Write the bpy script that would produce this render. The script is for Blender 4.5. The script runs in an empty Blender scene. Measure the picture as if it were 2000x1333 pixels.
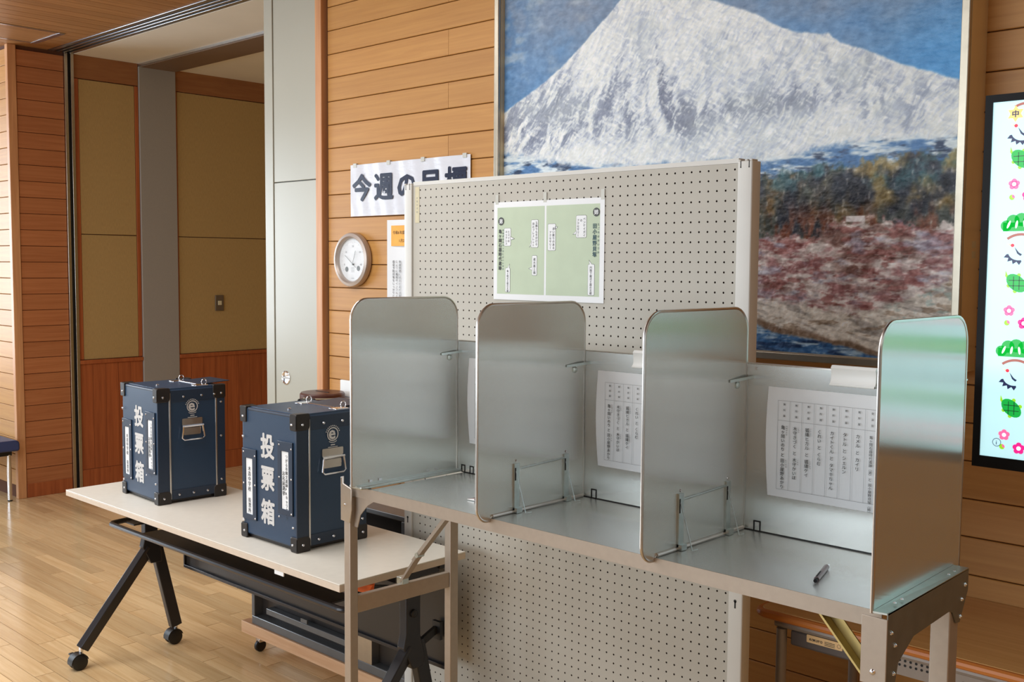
import bpy, bmesh, math, random
import numpy as np
from mathutils import Matrix, Vector
random.seed(7)
SC = bpy.context.scene
COL = SC.collection

# ------------------------------------------------------------------ camera
CAM_H = 1.558
F, YAW, PITCH, ROLL = 2071.03, 0.7609, -0.0716, 0.0071
def _cam():
    fw = Vector((-math.sin(YAW) * math.cos(PITCH), math.cos(YAW) * math.cos(PITCH), math.sin(PITCH)))
    rt = Vector((math.cos(YAW), math.sin(YAW), 0))
    up = rt.cross(fw)
    r = math.cos(ROLL) * rt + math.sin(ROLL) * up
    u = -math.sin(ROLL) * rt + math.cos(ROLL) * up
    cd = bpy.data.cameras.new('camera')
    cd.sensor_fit = 'HORIZONTAL'; cd.sensor_width = 36.0; cd.lens = F / 2000 * 36.0
    cd.clip_start = 0.05; cd.clip_end = 100
    o = bpy.data.objects.new('camera', cd); COL.objects.link(o)
    m = Matrix((r, u, -fw)).transposed().to_4x4(); m.translation = (0, 0, CAM_H)
    o.matrix_world = m
    SC.camera = o
_cam()

# ------------------------------------------------------------------ light
SC.view_settings.view_transform = 'Standard'; SC.view_settings.look = 'None'
SC.view_settings.gamma = 1.0; SC.view_settings.use_curve_mapping = False
SC.view_settings.exposure = -0.18
W = bpy.data.worlds.new('world'); SC.world = W; W.use_nodes = True
bg = W.node_tree.nodes['Background']
bg.inputs[0].default_value = (0.92, 0.96, 1.0, 1); bg.inputs[1].default_value = 0.20
def area(name, loc, target, sx, sy, power, color):
    l = bpy.data.lights.new(name, 'AREA'); l.shape = 'RECTANGLE'; l.size = sx; l.size_y = sy
    l.energy = power; l.color = color
    o = bpy.data.objects.new(name, l); COL.objects.link(o); o.location = loc
    o.rotation_euler = (Vector(target) - Vector(loc)).to_track_quat('-Z', 'Y').to_euler()
    return o
area('window_light_left', (-10.6, -0.2, 1.75), (0, -0.2, 1.3), 4.6, 2.3, 190, (0.80, 0.90, 1.0))
area('window_light_rear', (-4.2, -5.6, 1.85), (-3.2, 5, 1.2), 6.6, 2.3, 310, (0.84, 0.92, 1.0))
area('fill_light_corner', (-9.3, 0.9, 1.55), (-7.2, 2.75, 1.5), 1.6, 1.5, 75, (0.80, 0.90, 1.0))  # added fill lamp that brightens the plank wall at the far left
area('ceiling_light_left', (-3.7, 0.4, 2.92), (-3.7, 0.401, 0), 2.8, 2.6, 100, (0.98, 0.98, 0.98))
area('ceiling_light_right', (0.75, 0.1, 2.92), (0.75, 0.101, 0), 1.9, 3.0, 22, (1.0, 0.98, 0.95))

# ------------------------------------------------------------------ materials
def S(r, g, b):
    f = lambda c: (c / 255) / 12.92 if c / 255 <= 0.04045 else ((c / 255 + 0.055) / 1.055) ** 2.4
    return (f(r), f(g), f(b), 1)
def setp(b, **k):
    for n, v in k.items():
        n = n.replace('_', ' ')
        if n in b.inputs: b.inputs[n].default_value = v
def mat(name, col, rough=0.5, metal=0.0, vary=0.06, scale=30, bump=0.0, bscale=200, spec=0.5, emit=0, aniso=0, stretch=(1, 1, 1)):
    m = bpy.data.materials.new(name); m.use_nodes = True
    nt = m.node_tree; b = nt.nodes['Principled BSDF']
    setp(b, Roughness=rough, Metallic=metal, Specular_IOR_Level=spec)
    b.inputs['Base Color'].default_value = col
    tc = nt.nodes.new('ShaderNodeTexCoord'); mp = nt.nodes.new('ShaderNodeMapping')
    mp.inputs['Scale'].default_value = stretch
    nt.links.new(tc.outputs['Object'], mp.inputs[0])
    if vary:
        n = nt.nodes.new('ShaderNodeTexNoise'); n.inputs['Scale'].default_value = scale; n.inputs['Detail'].default_value = 4
        nt.links.new(mp.outputs[0], n.inputs[0])
        mr = nt.nodes.new('ShaderNodeMapRange')
        mr.inputs[1].default_value = 0.3; mr.inputs[2].default_value = 0.7
        mr.inputs[3].default_value = 1 - vary; mr.inputs[4].default_value = 1 + vary
        nt.links.new(n.outputs[0], mr.inputs[0])
        mx = nt.nodes.new('ShaderNodeMix'); mx.data_type = 'RGBA'; mx.blend_type = 'MULTIPLY'
        mx.inputs[0].default_value = 1; mx.inputs[6].default_value = col
        nt.links.new(mr.outputs[0], mx.inputs[7]); nt.links.new(mx.outputs[2], b.inputs['Base Color'])
    if bump:
        n2 = nt.nodes.new('ShaderNodeTexNoise'); n2.inputs['Scale'].default_value = bscale; n2.inputs['Detail'].default_value = 3
        nt.links.new(mp.outputs[0], n2.inputs[0])
        bp = nt.nodes.new('ShaderNodeBump'); bp.inputs['Strength'].default_value = bump; bp.inputs['Distance'].default_value = 0.002
        nt.links.new(n2.outputs[0], bp.inputs['Height']); nt.links.new(bp.outputs[0], b.inputs['Normal'])
    if emit:
        b.inputs['Emission Color'].default_value = col; b.inputs['Emission Strength'].default_value = emit
    if aniso:
        tg = nt.nodes.new('ShaderNodeTangent'); tg.direction_type = 'UV_MAP'; tg.uv_map = 'brush'
        b.inputs['Anisotropic'].default_value = aniso; b.inputs['Anisotropic Rotation'].default_value = 0.0
        nt.links.new(tg.outputs[0], b.inputs['Tangent'])
    return m
def wood(name, light, dark, rough=0.35, grain=(1.5, 30, 30), rnd=0.12, spec=0.4, knots=False):
    m = bpy.data.materials.new(name); m.use_nodes = True
    nt = m.node_tree; b = nt.nodes['Principled BSDF']; setp(b, Roughness=rough, Specular_IOR_Level=spec)
    L = nt.links.new; N = nt.nodes.new
    tc = N('ShaderNodeTexCoord'); oi = N('ShaderNodeObjectInfo'); mp = N('ShaderNodeMapping')
    ad = N('ShaderNodeVectorMath'); ad.operation = 'ADD'
    sc = N('ShaderNodeVectorMath'); sc.operation = 'SCALE'; sc.inputs['Scale'].default_value = 37.0
    cb = N('ShaderNodeCombineXYZ')
    for i in range(3): L(oi.outputs['Random'], cb.inputs[i])
    L(cb.outputs[0], sc.inputs[0]); mp.inputs['Scale'].default_value = grain
    L(tc.outputs['Object'], mp.inputs[0]); L(mp.outputs[0], ad.inputs[0]); L(sc.outputs[0], ad.inputs[1])
    n = N('ShaderNodeTexNoise'); n.inputs['Scale'].default_value = 1.0; n.inputs['Detail'].default_value = 8; n.inputs['Roughness'].default_value = 0.62
    n.inputs['Distortion'].default_value = 0.6
    L(ad.outputs[0], n.inputs[0])
    cr = N('ShaderNodeValToRGB'); cr.color_ramp.elements[0].position = 0.32; cr.color_ramp.elements[1].position = 0.66
    cr.color_ramp.elements[0].color = dark; cr.color_ramp.elements[1].color = light
    L(n.outputs[0], cr.inputs[0])
    mr = N('ShaderNodeMapRange'); mr.inputs[3].default_value = 1 - rnd; mr.inputs[4].default_value = 1 + rnd
    L(oi.outputs['Random'], mr.inputs[0])
    mx = N('ShaderNodeMix'); mx.data_type = 'RGBA'; mx.blend_type = 'MULTIPLY'; mx.inputs[0].default_value = 1
    L(cr.outputs[0], mx.inputs[6]); L(mr.outputs[0], mx.inputs[7]); L(mx.outputs[2], b.inputs['Base Color'])
    return m
M = {}
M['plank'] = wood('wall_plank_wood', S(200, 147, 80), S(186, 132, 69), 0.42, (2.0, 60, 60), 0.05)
M['plank_y'] = wood('shaded_side_plank_wood', S(184, 120, 76), S(166, 102, 62), 0.42, (60, 2.0, 60), 0.06)  # same wood as the wall planks, darkened for the shade on the side wall
M['trim'] = wood('trim_wood', S(214, 160, 112), S(190, 134, 90), 0.4, (40, 40, 2), 0.03)
M['joint'] = mat('joint_dark', S(92, 52, 28), 0.8)
M['floorw'] = wood('floor_maple', S(232, 203, 156), S(212, 177, 128), 0.17, (2.2, 45, 45), 0.15, 0.5)
M['floorgap'] = mat('floor_gap', S(86, 58, 36), 0.6)
M['slat'] = wood('ceiling_slat_wood', S(176, 128, 82), S(152, 106, 62), 0.45, (50, 2, 50), 0.08)
M['fabric'] = mat('mustard_wall_cloth', S(178, 148, 95), 0.9, 0, 0.10, 60, 0.3, 400, stretch=(1, 6, .6))
M['dado'] = wood('wainscot_wood', S(176, 98, 54), S(150, 78, 42), 0.45, (40, 40, 2), 0.05)
M['header'] = wood('header_wood', S(158, 106, 64), S(144, 92, 54), 0.6, (40, 3, 40), 0.03)
M['pillar'] = mat('grey_pillar_paint', S(156, 151, 144), 0.6, 0, 0.03, 200, 0.1, 500)
M['whitepanel'] = mat('white_steel_panel', S(176, 175, 160), 0.3, 0, 0.02, 3)
M['soffit'] = mat('soffit_paint', S(232, 227, 214), 0.8, 0, 0.02, 5)
M['beam'] = mat('beam_brown', S(122, 98, 78), 0.6, 0, 0.04, 8)
M['alu'] = mat('track_aluminium', S(200, 204, 210), 0.3, 1.0, 0.04, 20)
M['stainless'] = mat('stainless', S(196, 190, 182), 0.25, 1.0, 0.04, 40)
M['chrome'] = mat('chrome', S(225, 225, 228), 0.15, 1.0, 0.02, 30)
M['black'] = mat('black_void', S(14, 13, 13), 0.6)
M['galv'] = mat('brushed_metal_sheet', S(220, 224, 221), 0.27, 0.86, 0.012, 14, 0.0, 300, aniso=1.0)
M['galvend'] = mat('galvanised_plate', S(128, 126, 116), 0.4, 0.7, 0.10, 25, 0.03, 120)
M['rim'] = mat('divider_edge_trim', S(206, 202, 196), 0.28, 1.0, 0.03, 40)
M['legmetal'] = mat('leg_aluminium', S(176, 164, 150), 0.42, 0.6, 0.03, 60)
M['zinc'] = mat('zinc_bracket', S(200, 210, 208), 0.3, 1.0, 0.05, 60)
M['brass'] = mat('yellow_zinc_brace', S(196, 178, 120), 0.35, 0.9, 0.05, 40)
M['peg'] = mat('pegboard_paint', S(187, 184, 173), 0.6, 0, 0.025, 6, 0.05, 300)
M['pegpost'] = mat('pegboard_post_paint', S(214, 214, 208), 0.45, 0, 0.02, 8)
M['paper'] = mat('white_paper', S(238, 242, 244), 0.7, 0, 0.015, 8)
M['hardboard'] = mat('hardboard_core', S(70, 52, 38), 0.9)
M['ink'] = mat('black_ink', S(28, 28, 32), 0.7, 0, 0.0)
M['inkgrey'] = mat('grey_ink', S(150, 154, 158), 0.7, 0, 0.0)
M['plastic'] = mat('white_plastic', S(242, 245, 242), 0.4, 0, 0.01, 10)
M['boxblue'] = mat('ballot_box_navy_fibre', S(38, 62, 88), 0.38, 0, 0.07, 300, 0.12, 600)
M['boxedge'] = mat('ballot_box_navy_edge', S(32, 49, 70), 0.4, 0, 0.05, 200)
M['boxcap'] = mat('black_corner_steel', S(46, 42, 40), 0.38, 0.3, 0.06, 100)
M['white'] = mat('white_print', S(206, 206, 204), 0.6, 0, 0.03, 120)
M['tabletop'] = mat('table_laminate', S(226, 222, 210), 0.4, 0, 0.025, 40)
M['tableedge'] = mat('table_edge_band', S(214, 200, 182), 0.5, 0, 0.03, 60)
M['blackpaint'] = mat('black_painted_steel', S(44, 44, 48), 0.32, 0.2, 0.05, 60)
M['castor'] = mat('black_castor_plastic', S(22, 22, 22), 0.45)
M['darkpanel'] = mat('dark_modesty_panel', S(44, 41, 40), 0.34, 0.0, 0.05, 10)
M['greysteel'] = mat('dark_grey_steel', S(110, 112, 114), 0.38, 0.4, 0.05, 30)
M['orange'] = mat('orange_plastic', S(240, 110, 40), 0.4)
M['pine'] = wood('dolly_pine', S(226, 188, 148), S(204, 156, 116), 0.6, (2, 40, 40), 0.05)
M['desktop'] = wood('desk_top_wood', S(222, 180, 118), S(206, 158, 96), 0.3, (2, 40, 40), 0.02)
M['deskedge'] = wood('desk_edge_wood', S(212, 134, 64), S(186, 106, 46), 0.35, (2, 60, 60), 0.02)
M['desksteel'] = mat('desk_grey_steel', S(150, 140, 130), 0.45, 0.2, 0.03, 60)
M['desktray'] = mat('desk_tray_plastic', S(92, 84, 80), 0.5)
M['sticker'] = mat('cream_sticker', S(242, 206, 150), 0.6)
M['frame'] = mat('gilt_frame', S(186, 178, 160), 0.34, 0.8, 0.06, 30)
M['frameside'] = mat('frame_side_bronze', S(224, 204, 162), 0.4, 0.2, 0.08, 10, stretch=(1, 1, .2))
M['tvblack'] = mat('display_bezel', S(14, 14, 15), 0.5, spec=0.2)
M['clockrim'] = mat('clock_rim', S(190, 178, 168), 0.35, 0.5, 0.02, 20)
M['clockface'] = mat('clock_face', S(226, 230, 232), 0.5)
M['grey'] = mat('mid_grey', S(120, 126, 126), 0.5)
M['blueseat'] = mat('navy_vinyl', S(52, 66, 112), 0.5, 0, 0.05, 60)
M['brownlid'] = mat('brown_lacquer_lid', S(92, 58, 50), 0.35, 0, 0.08, 30)
M['bodywhite'] = mat('drum_body', S(206, 198, 200), 0.5)
M['signpaper'] = mat('laminated_paper', S(224, 228, 236), 0.22, 0, 0.03, 14, 0.5, 26, stretch=(1, 1, 3))
M['signink'] = mat('sign_ink', S(34, 42, 66), 0.25, 0, 0.08, 40)
M['noticeor'] = mat('notice_orange', S(248, 178, 70), 0.6)
M['postergreen'] = mat('poster_green', S(192, 208, 182), 0.6, 0, 0.03, 20)
M['inkteal'] = mat('poster_teal_ink', S(62, 92, 100), 0.6, 0, 0)
M['inkdk'] = mat('poster_dark_ink', S(70, 74, 72), 0.6, 0, 0)
M['tape'] = mat('clear_tape', S(206, 208, 200), 0.25, 0, 0.02, 50)
M['cream'] = mat('cream_label', S(208, 200, 168), 0.6)
M['penm'] = mat('pen_barrel', S(112, 92, 92), 0.35, 0.2)
M['switch'] = mat('switch_plate', S(112, 100, 86), 0.4, 0.4)

# ------------------------------------------------------------------ mesh helpers
class MB:
    def __init__(s): s.v = []; s.f = []
    def add(s, v, f):
        n = len(s.v); s.v += [tuple(p) for p in v]; s.f += [tuple(i + n for i in q) for q in f]; return s
    def box(s, x0, x1, y0, y1, z0, z1):
        return s.add([(x0, y0, z0), (x1, y0, z0), (x1, y1, z0), (x0, y1, z0), (x0, y0, z1), (x1, y0, z1), (x1, y1, z1), (x0, y1, z1)],
                     [(0, 3, 2, 1), (4, 5, 6, 7), (0, 1, 5, 4), (1, 2, 6, 5), (2, 3, 7, 6), (3, 0, 4, 7)])
    def prism(s, poly, axis, a, b):
        def P(p, t): return (t, p[0], p[1]) if axis == 'x' else (p[0], t, p[1]) if axis == 'y' else (p[0], p[1], t)
        n = len(poly)
        v = [P(p, a) for p in poly] + [P(p, b) for p in poly]
        f = [tuple(range(n)), tuple(range(2 * n - 1, n - 1, -1))] + [(i, (i + 1) % n, (i + 1) % n + n, i + n) for i in range(n)]
        return s.add(v, f)
    def ring(s, outer, inner, axis, a, b):
        def P(p, t): return (t, p[0], p[1]) if axis == 'x' else (p[0], t, p[1]) if axis == 'y' else (p[0], p[1], t)
        n = len(outer)
        v = [P(p, a) for p in outer] + [P(p, a) for p in inner] + [P(p, b) for p in outer] + [P(p, b) for p in inner]
        f = []
        for i in range(n):
            j = (i + 1) % n
            f += [(i, j, n + j, n + i), (2 * n + i, 3 * n + i, 3 * n + j, 2 * n + j), (i, 2 * n + i, 2 * n + j, j), (n + i, n + j, 3 * n + j, 3 * n + i)]
        return s.add(v, f)
    def tube(s, pts, r, n=8, closed=False):
        pts = [Vector(p) for p in pts]; m = len(pts); V = []; up0 = None
        for i, p in enumerate(pts):
            if closed: t = pts[(i + 1) % m] - pts[i - 1]
            else: t = pts[min(i + 1, m - 1)] - pts[max(i - 1, 0)]
            t.normalize()
            if up0 is None:
                up0 = Vector((0, 0, 1)) if abs(t.z) < 0.9 else Vector((1, 0, 0))
            sx = t.cross(up0)
            if sx.length < 1e-4: sx = t.cross(Vector((0, 1, 0)))
            sx.normalize(); up = sx.cross(t); up0 = up
            rr = r[i] if isinstance(r, (list, tuple)) else r
            V += [tuple(p + rr * (math.cos(2 * math.pi * k / n) * sx + math.sin(2 * math.pi * k / n) * up)) for k in range(n)]
        Fc = []
        for i in range(m if closed else m - 1):
            j = (i + 1) % m
            Fc += [(i * n + k, i * n + (k + 1) % n, j * n + (k + 1) % n, j * n + k) for k in range(n)]
        if not closed: Fc += [tuple(range(n - 1, -1, -1)), tuple((m - 1) * n + k for k in range(n))]
        return s.add(V, Fc)
    def bar(s, p, q, w, h, up=(0, 0, 1)):
        p, q = Vector(p), Vector(q); t = (q - p).normalized(); sx = t.cross(Vector(up)).normalized(); u = sx.cross(t)
        V = []
        for c in (p, q):
            for a, b in ((-1, -1), (1, -1), (1, 1), (-1, 1)): V.append(tuple(c + sx * a * w / 2 + u * b * h / 2))
        return s.add(V, [(3, 2, 1, 0), (4, 5, 6, 7), (0, 1, 5, 4), (1, 2, 6, 5), (2, 3, 7, 6), (3, 0, 4, 7)])
    def lathe(s, prof, c=(0, 0, 0), n=32, axis='z'):
        V = []; Fc = []; m = len(prof)
        for r, h in prof:
            for k in range(n):
                a = 2 * math.pi * k / n; x, y = r * math.cos(a), r * math.sin(a)
                q = (x, y, h) if axis == 'z' else (x, -h, y) if axis == '-y' else (h, x, y)
                V.append((c[0] + q[0], c[1] + q[1], c[2] + q[2]))
        for i in range(m - 1):
            Fc += [(i * n + k, i * n + (k + 1) % n, (i + 1) * n + (k + 1) % n, (i + 1) * n + k) for k in range(n)]
        Fc += [tuple(range(n - 1, -1, -1)), tuple((m - 1) * n + k for k in range(n))]
        return s.add(V, Fc)
    def mesh(s, name):
        me = bpy.data.meshes.new(name); me.from_pydata(s.v, [], s.f)
        bm = bmesh.new(); bm.from_mesh(me); bmesh.ops.recalc_face_normals(bm, faces=bm.faces); bm.to_mesh(me); bm.free()
        me.polygons.foreach_set('use_smooth', [True] * len(me.polygons)); me.set_sharp_from_angle(angle=0.6)
        return me
def rrect(x0, x1, y0, y1, r, n=6):
    if not isinstance(r, (list, tuple)): r = (r,) * 4          # bl, br, tr, tl
    out = []
    for (cx, cy, a0, rr) in ((x0, y0, 180, r[0]), (x1, y0, 270, r[1]), (x1, y1, 0, r[2]), (x0, y1, 90, r[3])):
        if rr <= 0: out.append((cx, cy)); continue
        ox = cx + (rr if cx == x0 else -rr); oy = cy + (rr if cy == y0 else -rr)
        for k in range(n + 1):
            a = math.radians(a0 + 90 * k / n); out.append((ox + rr * math.cos(a), oy + rr * math.sin(a)))
    return out
def circ(cx, cy, r, n=24): return [(cx + r * math.cos(2 * math.pi * k / n), cy + r * math.sin(2 * math.pi * k / n)) for k in range(n)]
def link(name, me, m, parent=None, bevel=0):
    o = bpy.data.objects.new(name, me); COL.objects.link(o)
    if m is not None:
        me.materials.clear(); me.materials.append(M[m] if isinstance(m, str) else m)
    if parent is not None: o.parent = parent
    if bevel:
        b = o.modifiers.new('bevel', 'BEVEL'); b.width = bevel; b.segments = 2; b.limit_method = 'ANGLE'; b.angle_limit = 0.7
    return o
def world_loc(p):
    v = Vector((0, 0, 0))
    while p is not None: v = v + p.location; p = p.parent
    return v
def part(name, mb, m, parent=None, bevel=0, world=True, kind=None):
    """mb is given in world coordinates when world is set, else in the parent's"""
    if world and parent is not None:
        w = world_loc(parent); mb.v = [(x - w.x, y - w.y, z - w.z) for x, y, z in mb.v]
    o = link(name, mb.mesh(name), m, parent, bevel)
    if kind: o['kind'] = kind
    return o
def thing(name, label, cat, loc, rz=0, group=None):
    o = bpy.data.objects.new(name, None); COL.objects.link(o); o.location = loc; o.rotation_euler = (0, 0, rz)
    o.empty_display_size = 0.05
    o['label'] = label; o['category'] = cat
    if group: o['group'] = group
    return o
def tag(o, label, cat, group=None):
    o['label'] = label; o['category'] = cat
    if group: o['group'] = group
    return o
def struct(name, mb, m, label=None, bevel=0):
    o = part(name, mb, m, None, bevel); o['kind'] = 'structure'
    if label: o['label'] = label; o['category'] = 'room part'
    return o
def copies(name, me, m, parent, locs):
    out = []
    w = world_loc(parent)
    for l in locs:
        o = bpy.data.objects.new(name, me); COL.objects.link(o); o.parent = parent
        o.location = Vector(l) - w; out.append(o)
    me.materials.clear(); me.materials.append(M[m])
    return out

# ------------------------------------------------------------------ lettering
COLS = [('無所属', '亀ヶ岡いのり　と　田小屋野あかり', [('かめがおか', 0), ('たごやの', 8.5)]),
        ('無所属', '木守きづく　と　木守かいは', [('こもり', 0), ('こもり', 8)]),
        ('無所属', '狐縄ヒカル　と　狐縄ケイ', [('こじょう', 0), ('こじょう', 8)]),
        ('無所属', 'くれい　と　くらむ', []), ('無所属', 'カイトくん　と　タマキちゃん', []),
        ('無所属', 'タトル　と　シェルン', []), ('無所属', 'カメル　と　カイリ', []),
        ('党派別', '亀ヶ岡石器時代遺跡（弟）と　田小屋野貝塚（姉）', [])]
TXT = ''.join(a + b + ''.join(r[0] for r in c) for a, b, c in COLS)
TXT += '投票箱今週の目標木造中学校投票所つがる市縄文遺跡PRキャラクターお名前選挙令和6年度重点目標1月2'
TXT += '体調管理にはまだまだ注意が必要です。じょうに風邪やインフルエンザ、新型感染予防対策をしっかりとりましょう'
TXT += 'かめがおかせっきじだいいせきたごやのかいづか弟姉ヒスイのネックレス玉飾りも手がける貝のブレスレット遮光器土偶亀ヶ岡式土器の文様円筒下層ベンケイガイアクセサリー赤い彫りのある'
TXT += 'KOKUYOei中明るい選挙℃%0123456789'
BOLD = {'投', '票', '箱', '今', '週', 'の', '目', '標', 'e', 'K', 'O', 'U', 'Y', '中', '弟', '姉'} | set('亀ヶ岡石器時代遺跡田小屋野貝塚')
GL = {}
def _glyphs():
    todo = []
    for ch in sorted(set(TXT) - {'　', ' '}):
        for b in (0,):
            c = bpy.data.curves.new('g', 'FONT'); c.body = ch; c.resolution_u = 2
            c.offset = 0.0
            o = bpy.data.objects.new('g', c); COL.objects.link(o); todo.append((ch, b, o))
    dg = bpy.context.evaluated_depsgraph_get()
    for ch, b, o in todo:
        e = o.evaluated_get(dg); me = e.to_mesh()
        GL[ch, b] = (np.array([(v.co.x, v.co.y) for v in me.vertices]), [tuple(p.vertices) for p in me.polygons])
        e.to_mesh_clear()
    for ch, b, o in todo:
        c = o.data; bpy.data.objects.remove(o); bpy.data.curves.remove(c)
_glyphs()
def glyph2d(ch, b=0, cx=0, cy=0, s=1.0, sx=1.0, rot=False):
    v, f = GL[ch, b]
    v = v - np.array([0.5, 0.38])
    if rot: v = np.stack([v[:, 1], -v[:, 0]], 1)
    return np.stack([v[:, 0] * s * sx + cx, v[:, 1] * s + cy], 1), f
ROT = set('ー（）')
class Flat:
    """2-D shapes (text, lines, polygons) that are laid on a plane"""
    def __init__(s): s.v = []; s.f = []
    def add(s, v, f):
        n = len(s.v); s.v += [tuple(p) for p in v]; s.f += [tuple(i + n for i in q) for q in f]
    def ch(s, c, x, y, size, b=0, sx=1.0, rot=False):
        if c in '　 ': return
        r = (0.011, 0.026, 0.034)[b] * size; n = (2, 6, 8)[b]
        for k in range(n):                      # heavier weight: copies stacked like coats of ink
            a = 2 * math.pi * k / n
            v, f = glyph2d(c, 0, x + r * math.cos(a), y + r * math.sin(a), size, sx, rot)
            s.add([(p[0], p[1], 3e-5 * k) for p in v], f)
    def vert(s, t, x, y, size, b=0, pitch=1.0, sx=1.0, space=0.55):
        for c in t:
            if c == '　': y -= size * space; continue
            s.ch(c, x, y - size / 2, size, b, sx, c in ROT); y -= size * pitch
        return y
    def horiz(s, t, x, y, size, b=0, pitch=1.0, sx=1.0):
        for c in t:
            s.ch(c, x + size * sx / 2, y, size, b, sx); x += size * pitch * sx * (0.62 if ord(c) < 128 else 1)
    def rect(s, x0, x1, y0, y1): s.add([(x0, y0), (x1, y0), (x1, y1), (x0, y1)], [(0, 1, 2, 3)])
    def poly(s, p): s.add(p, [tuple(range(len(p)))])
    def annul(s, cx, cy, r0, r1, n=28, a0=0, a1=360):
        k = n; pts = []
        for i in range(k + 1):
            a = math.radians(a0 + (a1 - a0) * i / k)
            pts += [(cx + r0 * math.cos(a), cy + r0 * math.sin(a)), (cx + r1 * math.cos(a), cy + r1 * math.sin(a))]
        s.add(pts, [(2 * i, 2 * i + 1, 2 * i + 3, 2 * i + 2) for i in range(k)])
    def frame(s, p, w):
        cx = sum(q[0] for q in p) / len(p); cy = sum(q[1] for q in p) / len(p); n = len(p)
        inn = [(q[0] + (w if q[0] < cx else -w), q[1] + (w if q[1] < cy else -w)) for q in p]
        s.add(list(p) + inn, [(i, (i + 1) % n, n + (i + 1) % n, n + i) for i in range(n)])
def lay(name, fl, m, parent, o, ex, ey, kind=None):
    """put a Flat on the plane at o with axes ex, ey (parent's coordinates)"""
    o, ex, ey = Vector(o), Vector(ex), Vector(ey)
    nr = ex.cross(ey).normalized()
    me = bpy.data.meshes.new(name); me.from_pydata([tuple(o + ex * q[0] + ey * q[1] + nr * (q[2] if len(q) > 2 else 0)) for q in fl.v], [], fl.f)
    ob = link(name, me, m, parent)
    if kind: ob['kind'] = kind
    return ob

# ================================================================== SETTING
YW = 2.95                      # face of the plank wall
PITCH_W = 0.105; ZLINE = 2.499 # plank height and one joint line
ZC = 2.945                     # ceiling
XS = -7.08                     # face of the side wall
YP = 2.75                      # front wall at the far left
# ---- floor
fl = struct('floor', MB().box(-12, 4, -6, 5.3, -0.06, -0.012), 'floorgap', 'varnished maple strip floor with staggered end joints')
FPW = 0.0745
lens_ = [0.42, 0.55, 0.68, 0.82, 0.95]
fmesh = {}
for L_ in lens_:
    fmesh[L_] = MB().box(0.0014, L_ - 0.0014, 0.0012, FPW - 0.0012, -0.012, 0).mesh('floor_plank')
    fmesh[L_].materials.append(M['floorw'])
cells = []
row = 0; y = 2.177 - FPW * 45
while y < 5.2:
    x = -12 + random.random() * 0.8
    while x < 3.9:
        L_ = random.choice(lens_); cells.append((x, y, L_)); x += L_
    y += FPW; row += 1
vis = [c for c in cells if -7.4 < c[0] < -2.6 and 1.35 < c[1] < 3.12]
vis = [c for c in vis if c[0] + c[2] < -7.0 or c[0] * 0.235 + c[1] < 2.4 or True]
vis.sort(key=lambda c: (c[0] + 2.5) ** 2 * 0.3 + (c[1] - 1.6) ** 2)
vis = vis[:290]; vset = set(vis)
for (x, y, L_) in vis:
    o = bpy.data.objects.new('floor_plank', fmesh[L_]); COL.objects.link(o); o.parent = fl; o.location = (x, y, 0)
rest = [c for c in cells if c not in vset]
mb = MB()
for (x, y, L_) in rest: mb.box(x + 0.0014, x + L_ - 0.0014, y + 0.0012, y + FPW - 0.0012, -0.012, 0)
V = mb.v; me = bpy.data.meshes.new('floor_strips'); me.from_pydata(mb.v, [], mb.f)
o = link('floor_strips', me, 'floorw', fl); o['kind'] = 'stuff'

# ---- ceiling
ce = struct('ceiling', MB().box(-12, 4, -6, 3.012, ZC + 0.014, ZC + 0.08), 'joint', 'wooden slat ceiling')
SW = 0.105
sl = MB().box(0.0025, SW - 0.0025, -4.5, 3.008, ZC, ZC + 0.014).mesh('ceiling_slat')
xs = [XS - 0.42 + SW * i for i in range(60)]
copies('ceiling_slat', sl, 'slat', ce, [(x, 0, 0) for x in xs])
# aluminium framed hatch
hx0, hx1, hy0, hy1 = -6.93, -6.50, 2.2, 2.87
h = thing('ceiling_hatch', 'narrow aluminium-framed hatch in the wooden slat ceiling above the side wall', 'ceiling hatch', (-6.7, 2.5, ZC))
mb = MB(); mb.box(hx0, hx1, hy1 - 0.035, hy1, ZC - 0.006, ZC); part('frame_strip', mb, 'alu', h)
for xx in (hx0, hx1 - 0.02): part('frame_strip', MB().box(xx, xx + 0.02, hy0, hy1 - 0.036, ZC - 0.005, ZC), 'alu', h)
part('frame_strip', MB().box(hx0, hx1, hy0 - 0.03, hy0, ZC - 0.006, ZC), 'alu', h)
part('hatch_panel', MB().box(hx0 + 0.021, hx1 - 0.021, hy0 + 0.001, hy1 - 0.037, ZC - 0.003, ZC - 0.0005), 'slat', h)

# ---- plank wall with the painting
wb = struct('wall_back', MB().box(-3.99, 4, YW + 0.012, YW + 0.12, 0, ZC + 0.05), 'joint', 'plank wall carrying the painting')
rows = range(-4, 24)
def plank_mesh_x(L_, name='plank'):
    return MB().prism([(YW, -PITCH_W + 0.0045), (YW + 0.002, -PITCH_W + 0.0025), (YW + 0.012, -PITCH_W + 0.0025), (YW + 0.012, -0.0005), (YW + 0.002, -0.0005), (YW, -0.0025)], 'x', 0.0007, L_ - 0.0007).mesh(name)
cuts_a = [-3.972, -3.172, -1.372, 0.428, 2.228, 3.9]; cuts_b = [-3.972, -2.272, -0.472, 1.328, 3.128, 3.9]
pcache = {}
for k in rows:
    zt = min(ZLINE - k * PITCH_W, 99)
    if zt > ZC + 0.06 or zt < 0.03: continue
    cuts = cuts_a if k % 2 == 0 else cuts_b
    for a, b in zip(cuts[:-1], cuts[1:]):
        L_ = round(b - a, 3)
        if L_ not in pcache: pcache[L_] = plank_mesh_x(L_)
        copies('plank', pcache[L_], 'plank', wb, [(a, 0, zt)])
struct('baseboard_back', MB().box(-3.985, 4, YW - 0.004, YW + 0.012, 0, 0.075), 'plank', bevel=0.002)
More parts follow.
